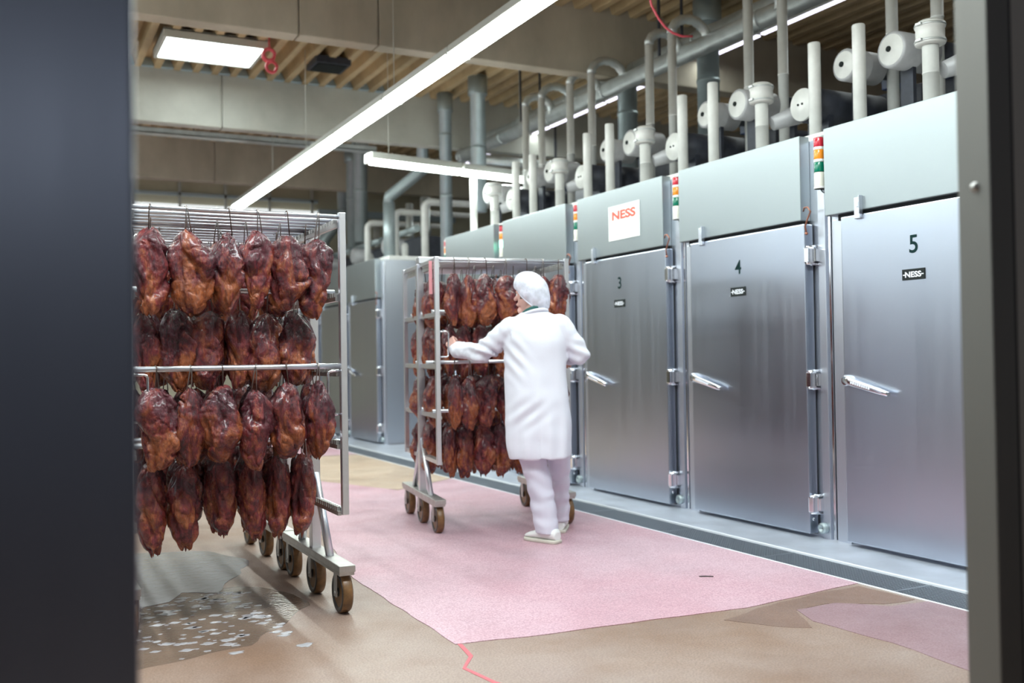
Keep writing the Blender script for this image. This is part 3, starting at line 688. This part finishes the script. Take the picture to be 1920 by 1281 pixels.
tag(obj('loose_cable', MB().tube(cpts, .010, 8), 'cable_red'), 'loose pink cable end dangling over the oven roofs', 'cable')

# ================================================================ MEAT
def meat_mesh(seed, ww, hh, drip=0):
    rd = random.Random(seed); off = Vector((seed*3.7, seed*1.3, seed*7.1)); nu, nv = 64, 76
    pk = rd.uniform(.42, .6); sk = rd.uniform(-.012, .012); tw = rd.uniform(-.5, .5)
    lobes = [(rd.uniform(0, 6.28), rd.uniform(.1, .9), rd.uniform(.25, .6), rd.uniform(.10, .22), rd.uniform(-.028, .022)) for _ in range(9)]
    rings = []
    for i in range(nv):
        v = .5-.5*math.cos(math.pi*(.35*(i/(nv-1))+.65*(i/(nv-1)))); v = .6*v+.4*i/(nv-1); z = -hh*v
        e_ = max(0., 1-abs(2*v-1)**3.2)**.5
        wd = e_*(.80+.28*math.sin(math.pi*min(1, v/pk/2))) if v < pk else e_*(.80+.28*math.cos((v-pk)/(1-pk)*1.3))
        ring = []
        for j in range(nu):
            a = 2*math.pi*j/nu
            rx, ry = ww/2*wd, ww*.40*wd
            p = Vector((math.cos(a)*rx, math.sin(a)*ry, z))
            nrm = Vector((math.cos(a), math.sin(a)*1.1, (v-.5)*.5)).normalized()
            q = p+off
            d = noise.noise(Vector((q.x*7, q.y*7, q.z*4.5)))*.036
            d += noise.noise(Vector((q.x*17+3, q.y*17, q.z*8)))*.020
            rg = 1-abs(noise.noise(Vector((q.x*14, q.y*14, q.z*5+9)))); d -= max(0, rg-.84)*.11
            d += noise.noise(Vector((q.x*42, q.y*42, q.z*26)))*.005
            rg2 = 1-abs(noise.noise(Vector((q.x*30, q.y*30, q.z*16+5)))); d -= max(0, rg2-.88)*.06
            for la, lv, sa, sv, am in lobes:
                da = abs((a-la+math.pi) % (2*math.pi)-math.pi)
                d += am*math.exp(-(da/sa)**2-((v-lv)/sv)**2)
            p += nrm*d*(e_**.7)
            c, s = math.cos(tw*v), math.sin(tw*v); p = Vector((p.x*c-p.y*s+sk*math.sin(3*v), p.x*s+p.y*c, p.z))
            if v > .86:
                p.z -= max(0, noise.noise(Vector((a*1.9+seed, 1.3, seed))))*(.07+drip*.05)*(v-.86)/.14*min(1, e_*1.6)
            if v < .16:
                p.z += max(0, noise.noise(Vector((a*1.4+seed, 7.3, seed))))*.055*(1-v/.16)*min(1, e_*1.3)
            ring.append(p)
        rings.append(ring)
    mb = MB(); mb.rings(rings, True, True)
    if drip:
        for k in range(drip+1):
            a = rd.uniform(0, 6.28); x0 = math.cos(a)*ww*.14; y0 = math.sin(a)*ww*.1
            mb.tube([(x0, y0, -hh*.955), (x0*1.08, y0, -hh+.002), (x0*1.1, y0, -hh-.012-rd.random()*.015)], [.018, .008, .0015], 8)
    me = mb.mesh('smoked_joint'); return me
VAR = [meat_mesh(k+1, .150+.012*(k % 3-1), .375, drip=0) for k in range(9)]
VARD = [meat_mesh(k+31, .150+.010*(k % 3-1), .375, drip=1+k % 2) for k in range(5)]
for k, me in enumerate(VAR+VARD): me.materials.append(M['meat' if k % 3 else 'meat_red'])
def hook_mesh(L_, kind):
    mb = MB(); r = .0028
    arc = [(0, -.017*math.cos(a), .017*math.sin(a)) for a in [math.pi*1.15-k*math.pi*1.15/9 for k in range(10)]]
    if kind == 0:
        mb.tube([(p[0], p[1], p[2]) for p in arc]+[(0, -.017, -.02), (.003, -.008, -L_)], r, 7)
    else:
        mb.tube(arc+[(-.004, -.017, -.02), (-.010, -.006, -L_)], r, 7); mb.tube([(.002, -.02*math.cos(a), .017*math.sin(a)) for a in [math.pi-k*math.pi/6 for k in range(7)]]+[(.006, -.017, -.02), (.012, -.008, -L_)], r, 7)
    return mb.mesh('meat_hook')
HK = {}
for L_ in (.11, .15):
    for k in (0, 1):
        HK[(L_, k)] = hook_mesh(L_, k); HK[(L_, k)].materials.append(M['wire' if k else 'wire_dark'])
def hang(T, x, y, rodz, topz, wid, hgt, var, lab, grp, yaw=0., bottom=False, hk=.11, hook_lab=None, tilt=0.):
    me = (VARD if bottom else VAR)[var % (len(VARD) if bottom else len(VAR))]
    o = place(bpy.data.objects.new('smoked_joint', me))
    s = wid/.148; o.matrix_world = T @ Matrix.Translation((x, y, topz)) @ Matrix.Rotation(yaw, 4, 'Z') @ Matrix.Rotation(tilt, 4, 'Y') @ Matrix.Diagonal((s, s*.95, hgt/.375, 1))
    tag(o, lab, 'meat', grp)
    hmesh = HK[(.11 if rodz-topz < .11 else .15, var % 2)]
    h = place(bpy.data.objects.new('meat_hook', hmesh)); h.matrix_world = T @ Matrix.Translation((x, y, rodz-.002)) @ Matrix.Rotation(random.uniform(-.3, .3), 4, 'Z') @ Matrix.Rotation(random.uniform(-.1, .1), 4, 'Y')
    tag(h, hook_lab or lab.replace('smoked', 'thin wire hook of the smoked', 1), 'hook', 'hooks for '+grp)

# ================================================================ RACKS
RZ = [1.885, 1.535, 1.178, .835]            # rod heights, top to bottom
RY = [.05, .16, .02, .17]                   # depth of the front rod at each level
CW, CD = .985, 1.08
def rack(name, label, T, group, handle_z=(.95, 1.155), dots=True):
    t = thing(name, label, 'rack'); t.matrix_world = T; t['group'] = group
    w2 = CW; p = .032
    for side, s in ((0, 0.), (1, w2)):
        xo = s-p if side else s
        f_ = MB()
        for yy in (0, CD-p): f_.box(xo, xo+p, yy, yy+p, .475, 1.905, .003)
        obj('post', MB().box(xo, xo+p, 0, p, .475, 1.905, .003), 'steel_rack', t); obj('post', MB().box(xo, xo+p, CD-p, CD, .475, 1.905, .003), 'steel_rack', t)
        xi = xo+.006
        for nm, z in (('top_rail', 1.872), ('bottom_rail', .477)): obj(nm, MB().box(xi, xi+.02, p, CD-p, z, z+.028, .002), 'steel_rack', t)
        for k, z in enumerate(RZ[1:]):
            r_ = obj('support_rail', MB().box(xi, xi+.022, p, CD-p, z-.042, z-.012, .002), 'steel_rack', t)
        # notched combs that hold the rods
        xc = xo-.014 if side else xo+p-.004
        for z in RZ+[.52]:
            cm = MB(); cm.box(xc, xc+.018, p, CD-p, z-.050, z-.030)
            for k in range(28):
                y_ = p+.02+k*.0355; cm.box(xc, xc+.018, y_, y_+.016, z-.031, z-.010)
            obj('notched_comb', cm, 'steel_dull', t)
        # centre column, braces, beam and wheels
        cx = xo+p/2; cy = CD/2
        obj('centre_column', MB().box(cx-.024, cx+.024, cy-.028, cy+.028, .225, 1.90, .004), 'steel_rack', t)
        for q in (-1, 1):
            obj('brace', MB().tube([(cx, cy+q*.27, .228), (cx, cy+q*.02, .62)], .022, 4), 'steel_rack', t)
        obj('base_beam', MB().box(cx-.04, cx+.04, 0-.01, CD+.01, .205, .238, .004).box(cx-.036, cx+.036, 0, CD, .19, .206), 'steel_dull', t)
        for wy, rw, in ((.085, .098), (CD/2, .104), (CD-.085, .098)):
            wz = .0985 if rw < .1 else .104
            wh = obj('wheel', MB().lathe([(rw*.80, -.020), (rw*.95, -.024), (rw, -.017), (rw, .017), (rw*.95, .024), (rw*.80, .020)], (cx+.003, wy, rw), (1, 0, 0), 40), 'wheel_tread', t)
            obj('hub', MB().lathe([(.0, -.025), (.02, -.025), (.022, -.017), (rw*.7, -.0165), (rw*.74, -.0255), (rw*.94, -.0255), (rw*.94, .0255), (rw*.74, .0255), (rw*.7, .0165), (.022, .017), (.02, .025), (0, .025)], (cx+.003, wy, rw), (1, 0, 0), 30), 'wheel_hub', wh)
            fk = MB()
            for sx in (-1, 1): fk.box(cx+.003+sx*.034-.0025, cx+.003+sx*.034+.0025, wy-.022, wy+.022, rw-.02, .205, .001)
            fk.box(cx-.034, cx+.040, wy-.035, wy+.035, .197, .207); fk.cyl((cx-.038, wy, rw), (cx+.044, wy, rw), .008, n=10)
            obj('wheel_fork', fk, 'steel_dull', t)
        # bent handle on the front post, reaching inward
        sg = -1 if side else 1; xp = xo if side else xo+p
        z0, z1 = handle_z
        pts = [(xp, .0+.01, z0), (xp+sg*.045, .01, z0), (xp+sg*.055, .01, z0+.004), (xp+sg*.06, .01, z0+.014), (xp+sg*.06, .01, z1-.014), (xp+sg*.055, .01, z1-.004), (xp+sg*.045, .01, z1), (xp, .01, z1)]
        obj('handle', MB().tube(pts, .006, 10), 'chrome', t)
    if handle_z[0] > 1 and side == 0:
            yb_ = CD-.012; obj('handle', MB().tube([(0, yb_, z0), (-.05, yb_, z0), (-.064, yb_, z0+.014), (-.064, yb_, z1-.014), (-.05, yb_, z1), (0, yb_, z1)], .006, 10), 'chrome', t)
    # top: nine fixed rods + cross channel
    for k in range(10):
        yy = .05+k*(CD-.1)/9 if k else .018
        obj('hanging_rod', MB().cyl((.02, yy if k else RY[0]-.03, RZ[0]), (w2-.02, yy if k else RY[0]-.03, RZ[0]), .0105, n=14), 'steel_rack', t)
    obj('top_channel', MB().box(-.0, w2, CD/2-.055, CD/2+.055, 1.905, 1.95, .004), 'steel_rack', t)
    for l_ in (1, 2, 3):
        for q in range(3):
            yy = RY[l_]+q*.34-.005*(l_ == 2)
            obj('hanging_rod', MB().cyl((.012, yy, RZ[l_]), (w2-.012, yy, RZ[l_]), .0125, n=14), 'steel_rack', t)
    return t
T1 = Matrix.Translation((.448, 4.555, 0))
T1b = Matrix.Translation((.448, 4.555+CD+.045, 0))
ang = -R(8.9); T2 = Matrix.Translation((2.612, 6.315, 0)) @ Matrix.Rotation(ang, 4, 'Z')
rack('meat_rack', 'near wheeled steel rack hung with dark smoked meat beside the doorway', T1, 'wheeled meat racks')
rack('meat_rack', 'wheeled steel rack standing hidden behind the near one', T1b, 'wheeled meat racks')
rack('meat_rack', 'far wheeled steel rack being pushed by the worker in white', T2, 'wheeled meat racks', (1.215, 1.39))
RN = ['top', 'second', 'third', 'lowest']
X1 = [[.556, .707, .893, 1.020, 1.156, 1.302], [.537, .678, .832, .962, 1.088, 1.225], [.571, .716, .853, 1.005, 1.147, 1.291], [.560, .713, .879, 1.015, 1.138, 1.263]]
WD1 = [[.165, .175, .150, .145, .150, .165], [.14, .150, .160, .132, .145, .150], [.178, .130, .165, .142, .145, .143], [.15, .158, .130, .138, .132, .142]]
TOP1 = [[1.795, 1.79, 1.785, 1.80, 1.785, 1.775], [1.425, 1.445, 1.44, 1.445, 1.43, 1.44], [1.095, 1.09, 1.10, 1.07, 1.105, 1.11], [.735, .74, .755, .745, .750, .755]]
HT1 = [[.375, .365, .36, .355, .345, .37], [.36, .37, .36, .36, .37, .35], [.355, .34, .34, .355, .345, .355], [.38, .37, .34, .36, .365, .37]]
CN = ['furthest left', 'second from the left', 'third from the left', 'third from right post', 'second from right post', 'next to the right post']
LOOK = ['dark red smoked joint', 'purplish smoked joint', 'tan streaked smoked joint', 'glossy maroon smoked joint', 'lumpy brown smoked joint', 'ragged smoked joint']
for r_ in range(4):
    for c_ in range(6):
        y_ = RY[r_]+(.0 if r_ != 2 else -.004)-(.03 if r_ == 0 else 0)
        lab = f'{LOOK[(c_*5+r_*2) % 6]}, {RN[r_]} row of the near rack, {CN[c_]}'
        hang(T1, X1[r_][c_]-.448, y_+(.0 if r_ != 2 else .0), RZ[r_], TOP1[r_][c_], WD1[r_][c_], HT1[r_][c_], r_*6+c_*5, lab, 'joints on the near rack', random.choice((0, 3.14))+random.uniform(-.45, .45), r_ == 3,
             hook_lab=f'thin wire meat hook on the near rack, {RN[r_]} row, {CN[c_]}', tilt=random.uniform(-.05, .05))
    # rows behind, glimpsed between the front ones
    for q in (1, 2):
        for c_ in range(6):
            yy = RY[r_]+q*.34-.02
            hang(T1, .105+c_*.145+(.06 if q == 1 else .0)+random.uniform(-.015, .015), yy, RZ[r_], RZ[r_]-.10+random.uniform(-.01, .01), .15, .35, random.randrange(30), f'dim smoked joint in the {RN[r_]} row behind the front ones on the near rack', 'rear joints on the near rack', random.uniform(0, 6), r_ == 3,
                 hook_lab=f'wire hook over a rear joint in the {RN[r_]} row of the near rack')
for r_ in (0, 1, 2, 3):  # middle rows added to block light showing between the near joints
    for q in ((0, 1) if r_ in (0, 3) else (0,)):
        for c_ in range(6):
            hang(T1b, .12+c_*.15, RY[r_]+q*.4+.03, RZ[r_], RZ[r_]-.10, .15, .35, random.randrange(30), f'smoked joint in the {RN[r_]} row of the hidden middle rack', 'joints on the hidden rack', random.uniform(0, 6), r_ == 3, hook_lab=f'wire hook in the {RN[r_]} row of the hidden middle rack')
X2 = [.140, .250, .365, .525, .665, .80, .915]
WD2 = [.112, .13, .155, .16, .155, .15, .15]
for r_ in range(4):
    for c_ in range(7):
        x_ = (X2 if r_ in (0, 1) else [.07, .20, .31, .44, .60, .76, .91])[c_] if r_ < 2 else [.135, .245, .38, .515, .66, .79, .915][c_]
        pos = ['beside its left post', 'second from its left post', 'third from its left post', 'fourth from its left post', 'behind the worker\'s arm', 'second from its right post', 'beside its right post'][c_]
        hang(T2, x_+random.uniform(-.01, .01), RY[r_]-(.03 if r_ == 0 else 0), RZ[r_], RZ[r_]-.095-(.01 if c_ % 2 else 0), WD2[c_]+random.uniform(-.01, .01), .36, r_*4+c_*3+2, f'{LOOK[(c_*5+r_*4+1) % 6]}, {RN[r_]} row of the far rack, {pos}', 'joints on the far rack', random.choice((0, 3.14))+random.uniform(-.5, .5), r_ == 3,
             hook_lab=f'thin wire meat hook on the far rack, {RN[r_]} row, {pos}')
    for q in (1, 2):
        for c_ in range(6):
            yy = RY[r_]+q*.34-.02
            hang(T2, .07+c_*.155+random.uniform(-.01, .01), yy, RZ[r_], RZ[r_]-.10, .15, .36, random.randrange(30), f'smoked joint in the {RN[r_]} row behind the front ones on the far rack', 'rear joints on the far rack', random.uniform(0, 6), r_ == 3,
                 hook_lab=f'wire hook over a rear joint in the {RN[r_]} row of the far rack')
tg = MB(); tg.box(-.012, .012, 0, .004, -.22, .01, .001)
o = obj('pink_tag', tg, 'lip'); o.matrix_world = T2 @ Matrix.Translation((-.012, .07, 1.87)) ; M['tagpink'] = mat('tag_pink', (.85, .35, .38), .6); o.data.materials[0] = M['tag_pink']
tag(o, 'thin pink strip hanging beside the left post of the far rack', 'tag')

# ================================================================ THE WORKER
PR = Matrix.Translation((3.075, 5.735, 0)) @ Matrix.Rotation(-R(27.75), 4, 'Z')
person = thing('person', 'worker in white coat, trousers and hair net pushing the far rack', 'person'); person.matrix_world = PR
# ---- body: one surface (head, neck, trunk, arms, hands, legs)
B_ = MB()
hc = Vector((-.028, .035, 1.612)); hy = R(62)               # head centre, turned to the left
def hl(x, y, z):                                          # head space: y = face direction
    c, s = math.cos(hy), math.sin(hy); return hc+Vector((x*c-y*s, x*s+y*c, z))
rings = []
for i in range(25):
    v = i/24; ph = -math.pi/2+math.pi*v; cz, sz = math.cos(ph), math.sin(ph); ring = []
    for j in range(32):
        a = 2*math.pi*j/32; x = math.cos(a)*.076*cz; y = math.sin(a)*.096*cz; z = sz*.118
        if z < 0: x *= 1-.22*(-z/.118); y = y*(1-.10*(-z/.118)) if y > 0 else y*(1-.30*(-z/.118))
        if y > 0: y *= .96
        ring.append(hl(x, y+(.004 if z < -.04 else 0), z))
    rings.append(ring)
B_.rings(rings, True, True)
B_.capsule(hl(0, .092, .005), hl(0, .110, -.022), .009, .014)           # nose
B_.capsule(hl(-.02, .082, -.06), hl(.02, .082, -.06), .012, .012)       # mouth area
B_.capsule(hl(0, .078, -.098), hl(0, .07, -.105), .020, .022)           # chin
B_.capsule(hl(-.03, .080, .022), hl(.03, .080, .022), .012, .012)       # brow
for s in (-1, 1): B_.capsule(hl(s*.076, -.004, .018), hl(s*.080, -.008, -.026), .016, .011, fl=.6)
B_.capsule((-.006, .03, 1.56), (.0, .01, 1.44), .055, .062)             # neck
def loft(mb, spec, n=28, T=None):
    rr = []
    for z, cx, cy, rx, ry in spec: rr.append([Vector((cx+rx*math.cos(2*math.pi*j/n), cy+ry*math.sin(2*math.pi*j/n), z)) for j in range(n)])
    mb.rings(rr, True, True)
loft(B_, [(.84, .01, 0, .14, .10), (.92, .01, 0, .155, .11), (1.05, .0, 0, .14, .10), (1.2, .0, 0, .155, .10), (1.33, .0, 0, .17, .10), (1.42, .0, .0, .14, .085), (1.48, 0, .005, .06, .06)])
SL, EL, WL = Vector((-.185, .0, 1.395)), Vector((-.352, .11, 1.24)), Vector((-.545, .335, 1.262))
SR, ER, WR = Vector((.190, .0, 1.405)), Vector((.285, .03, 1.222)), Vector((.235, .30, 1.19))
for S_, E_, W_ in ((SL, EL, WL), (SR, ER, WR)): B_.capsule(S_, E_, .052, .040); B_.capsule(E_, W_, .040, .028)
# hands closed on the rack: palm, four fingers and a thumb each
def hand(W_, d, nrm, side):
    """d = direction forearm->hand, nrm = back-of-hand direction; fingers curl away from nrm"""
    d = Vector(d).normalized(); nrm = Vector(nrm); nrm = (nrm-d*nrm.dot(d)).normalized(); x = d.cross(nrm)*side
    pc = W_+d*.05
    for k in range(4):
        o_ = (k-1.5)*.020; B_.capsule(W_+d*.012+x*o_*.75, W_+d*.082+x*o_, .0135, .0115, n=10)
        L0 = (.036, .042, .039, .030)[k]
        k0 = W_+d*.084+x*o_; k1 = k0+(d*.75-nrm*.65).normalized()*L0; k2 = k1+(-nrm*.95-d*.2).normalized()*L0*.75; k3 = k2+(-d*.9-nrm*.3).normalized()*L0*.6
        B_.capsule(k0, k1, .0105, .0095, n=10); B_.capsule(k1, k2, .0095, .0088, n=10); B_.capsule(k2, k3, .0088, .0075, n=10)
    t0 = W_+d*.022-x*.030; t1 = t0-x*.022+d*.028-nrm*.012; t2 = t1+d*.028-nrm*.022+x*.006
    B_.capsule(W_+d*.01-x*.012, t0, .015, .014, n=10); B_.capsule(t0, t1, .0135, .0115, n=10); B_.capsule(t1, t2, .0110, .0085, n=10)
hand(WL, (-.30, .30, .40), (-.5, -.8, .2), 1)
hand(WR, (-.1, .9, .05), (.2, -.1, .9), -1)
HL_, KL, AL = Vector((-.08, .0, .86)), Vector((-.01, .03, .47)), Vector((.062, -.025, .10))
HR_, KR, AR = Vector((.10, .0, .86)), Vector((.145, .20, .47)), Vector((.155, .36, .11))
for H_, K_, A_ in ((HL_, KL, AL), (HR_, KR, AR)): B_.capsule(H_, K_, .085, .055); B_.capsule(K_, A_, .055, .038)
FL = Vector((-.60, .55, 0)).normalized(); FR = Vector((.1, 1, 0)).normalized()
for A_, F_ in ((AL, FL), (AR, FR)): B_.capsule(Vector((A_.x, A_.y, .055))-F_*.0, Vector((A_.x, A_.y, .045))+F_*.05, .028, .020)
remeshed('body', B_, .0055, 2, 'skin', person, .4)
for s in (-1, 1):
    e_ = obj('eye', MB().lathe([(.0, -.011), (.008, -.008), (.011, 0), (.008, .008), (0, .011)], hl(s*.03, .078, .004), (0, 0, 1), 14), 'eye', person)
obj('mouth', MB().capsule(hl(-.02, .093, -.06), hl(.02, .093, -.06), .005, .005, 8, fl=.6), 'lip', person)
# hair under the net
hr = MB(); rr = []
for i in range(14):
    ph = -.25+(math.pi/2+.25)*i/13; ring = []
    for j in range(32):
        a = 2*math.pi*j/32; cz = math.cos(ph); y = math.sin(a)*.099*cz; z = math.sin(ph)*.121
        if math.sin(a) > .2 and ph < .5: y *= .86
        ring.append(hl(math.cos(a)*.080*cz, y-.006, z+.004))
    rr.append(ring)
hr.rings(rr, True, True); obj('hair', hr, 'hair', person)
# hair net: puffed translucent cap with gathered band
nm = bpy.data.materials.new('net'); nm.use_nodes = True; N, L = nt(nm); b = N['Principled BSDF']
b.inputs['Base Color'].default_value = (.82, .85, .98, 1); b.inputs['Roughness'].default_value = .7
tc = N.new('ShaderNodeTexCoord'); no = N.new('ShaderNodeTexNoise'); no.inputs['Scale'].default_value = 26; no.inputs['Detail'].default_value = 6; L.new(tc.outputs['Object'], no.inputs[0])
mr = N.new('ShaderNodeMapRange'); mr.inputs[1].default_value = .35; mr.inputs[2].default_value = .65; mr.inputs[3].default_value = .58; mr.inputs[4].default_value = .80
L.new(no.outputs[0], mr.inputs[0]); L.new(mr.outputs[0], b.inputs['Alpha']); M['net'] = nm
bp = N.new('ShaderNodeBump'); bp.inputs['Strength'].default_value = .7; bp.inputs['Distance'].default_value = .008; L.new(no.outputs[0], bp.inputs['Height']); L.new(bp.outputs[0], b.inputs['Normal'])
ne = MB(); rr = []; nn = 48
for i in range(20):
    ph = -.62+(math.pi/2+.60)*i/19; ring = []
    for j in range(nn):
        a = 2*math.pi*j/nn; cz = math.cos(ph); pf = 1.0+.05*noise.noise(Vector((math.cos(a)*3, math.sin(a)*3, i*.3)))
        if i < 2: pf *= .93+.03*i+.012*math.sin(a*17)
        dz = .078*math.sin(a) if i < 19 else 0          # band rides up over the forehead, down at the nape
        k = (1-i/19)
        ring.append(hl(math.cos(a)*.112*cz*pf, (math.sin(a)*.122*cz)*pf-.012, math.sin(ph)*.124+.030+dz*k))
    rr.append(ring)
ne.rings(rr, False, True); o = obj('hair_net', ne, 'net', person)
tb = [rr[0][j % nn] for j in range(nn+1)]; obj('net_band', MB().tube(tb, .0045, 8), 'cloth_white', o)
# shirt collar and cuff in dark teal
def ringloop(c, rx, ry, tx=0, ty=0, n=28): return [(c[0]+rx*math.cos(2*math.pi*k/n), c[1]+ry*math.sin(2*math.pi*k/n), c[2]+tx*math.cos(2*math.pi*k/n)+ty*math.sin(2*math.pi*k/n)) for k in range(n+1)]
obj('shirt_collar', MB().tube(ringloop((-.006, .012, 1.505), .072, .068, .022, -.02), .013, 10), 'teal', person)
d_ = (WL-EL).normalized()
obj('shirt_cuff', MB().cyl(WL-d_*.03, WL+d_*.014, .040, .038, 24), 'teal', person)
# coat: trunk + sleeves fused, with real folds
C_ = MB()
loft(C_, [(.548, .020, -.008, .204, .135), (.60, .019, -.008, .209, .142), (.70, .014, -.005, .212, .150), (.80, .010, -.003, .212, .152), (.92, .006, 0, .208, .148), (1.02, .001, 0, .203, .140), (1.12, -.002, 0, .203, .132), (1.22, .000, 0, .206, .13), (1.31, .003, .0, .212, .128), (1.375, .004, 0, .206, .118), (1.42, .006, .0, .196, .104), (1.455, .008, .004, .165, .090), (1.487, .002, .008, .115, .080), (1.505, -.004, .01, .078, .072)], 40)
C_.capsule(SL+Vector((.03, 0, -.0)), EL, .078, .070, 20); C_.capsule(EL, WL-d_*.02, .067, .056, 20)
C_.capsule(SR+Vector((-.03, 0, .005)), ER, .078, .070, 20); C_.capsule(ER, WR-(WR-ER).normalized()*.02, .068, .052, 20)
coat = remeshed('coat', C_, .0085, 6, 'cloth_white', person, .5)
def seg_t(p, a, b):
    ab = b-a; t = max(0, min(1, (p-a).dot(ab)/ab.dot(ab))); return t, (p-(a+ab*t)).length
me = coat.data; me.update(); nrm = [v.normal.copy() for v in me.vertices]
for v, nn_ in zip(me.vertices, nrm):
    p = v.co; d = 0
    tL, dL = seg_t(p, SL, EL); tl, dl_ = seg_t(p, EL, WL); tR, dR = seg_t(p, SR, ER)
    if dl_ < .11 and p.x < -.2: d += .010*noise.noise(Vector((p.x*6, p.y*6, p.z*26)))+.006*noise.noise(p*30); d += .010*math.exp(-((tl-.05)/.25)**2)*math.sin(p.z*95+p.x*30)
    elif dL < .11 and p.x < -.16: d += .010*math.sin((p.x*.6+p.z*1.0)*75)*math.exp(-((tL-.75)/.4)**2)*.7+.006*noise.noise(p*20)
    elif dR < .12 and p.x > .2: d += .009*math.sin((p.z+.4*p.x)*80)*math.exp(-((tR-.8)/.35)**2)*.7+.007*noise.noise(p*18)
    else:
        low = max(0, min(1, (1.30-p.z)/.5))
        d += low*.017*noise.noise(Vector((p.x*13, p.y*9, p.z*3.2+2)))+.006*noise.noise(Vector((p.x*7, p.y*7, p.z*9)))
        d += .006*math.sin((p.z*.9-p.x*.7)*70)*math.exp(-((p.z-.84)/.09)**2-((p.x+.06)/.12)**2)
        d += .007*math.sin((p.z+p.x*1.1)*60)*math.exp(-((p.z-1.2)/.12)**2-((p.x+.14)/.08)**2)
    v.co = p+nn_*d
# rear vent and hem drop: the flap right of the vent hangs a touch proud
for v in me.vertices:
    if v.co.z < .80 and v.co.y < -.03:
        k = (.80-v.co.z)/.25; v.co.y -= .014*k*(1 if v.co.x > .02 else 0)
    if v.co.z < .60: v.co.z -= .010*noise.noise(Vector((v.co.x*6, v.co.y*6, 3)))+(.02 if v.co.x < .02 else 0)*(.6-v.co.z)/.06*.5
me.update()
obj('coat_collar', MB().tube(ringloop((-.004, .010, 1.487), .083, .076, .018, -.018), .012, 10), 'cloth_white', person)
# centre back seam, a fine raised line following the coat
# trousers
def trouser(H_, K_, A_, rr, name, hang_):
    t_ = MB(); t_.capsule(H_, K_, rr[0], rr[1], 24); t_.capsule(K_, A_, rr[1], rr[2], 24); return t_
Tm = MB()
loft(Tm, [(.80, .01, 0, .165, .12), (.9, .01, 0, .17, .125), (.98, .01, 0, .16, .12)], 28)
def leg_loft(pts):
    ring = []; n = 24
    for p, rx, ry in pts: ring.append([Vector(p)+Vector((rx*math.cos(2*math.pi*j/n), ry*math.sin(2*math.pi*j/n), 0)) for j in range(n)])
    Tm.rings(ring, True, True)
leg_loft([((-.07, 0, .86), .105, .105), ((-.055, .01, .66), .098, .10), ((-.020, .02, .50), .088, .092), ((.012, .015, .38), .085, .088), ((.035, .0, .24), .082, .088), ((.052, -.012, .12), .079, .090), ((.060, -.018, .062), .078, .094)])
leg_loft([((.10, 0, .86), .100, .10), ((.125, .06, .66), .090, .095), ((.145, .17, .50), .078, .085), ((.148, .25, .36), .070, .080), ((.152, .31, .22), .066, .078), ((.155, .35, .08), .064, .082)])
tr = remeshed('trousers', Tm, .009, 5, 'cloth_trouser', person, .5)
me = tr.data; me.update(); nrm = [v.normal.copy() for v in me.vertices]
for v, nn_ in zip(me.vertices, nrm):
    p = v.co; q = p.z*62+math.sin(p.x*24)*1.4+noise.noise(p*8)*2.2
    amp = .0042*(1-min(1, abs(p.z-.30)/.34)); v.co = p+nn_*(amp*math.sin(q)+.006*noise.noise(p*11))
me.update()
# shoes
def shoe(A_, F_, pitch=0.):
    F = Vector(F_).normalized(); S = Vector((-F.y, F.x, 0)); mb = MB(); rr = []
    st = [(-.085, .030, .075), (-.075, .038, .095), (-.045, .041, .098), (0, .043, .098), (.05, .047, .088), (.10, .050, .074), (.14, .049, .062), (.168, .040, .050), (.182, .022, .030)]
    for d, wd, ht in st:
        ring = []
        for j in range(16):
            a = 2*math.pi*j/16; cx = math.cos(a); cz = math.sin(a)
            z = .024+(ht-.024)*(.5+.5*cz) if True else 0
            ring.append(Vector((A_.x, A_.y, 0))+F*d+S*(wd*(abs(cx)**.7)*(1 if cx > 0 else -1))+Vector((0, 0, z)))
        rr.append(ring)
    mb.rings(rr, True, True); up = obj('shoe', mb, 'shoe_white', person)
    so = MB(); rr = []
    for z, e_ in ((.001, -.001), (.008, .003), (.020, .004), (.027, .001)):
        ring = [Vector((A_.x, A_.y, z))+F*(d*(1.02)+(e_ if d > 0 else -e_))+S*s*(wd+e_) for s, seq in ((1, st), (-1, st[::-1])) for d, wd, ht in seq]
        rr.append(ring)
    so.rings(rr, True, True); obj('sole', so, 'sole', up)
shoe(Vector((.062, -.035, 0)), FL); shoe(Vector((.155, .37, 0)), FR)
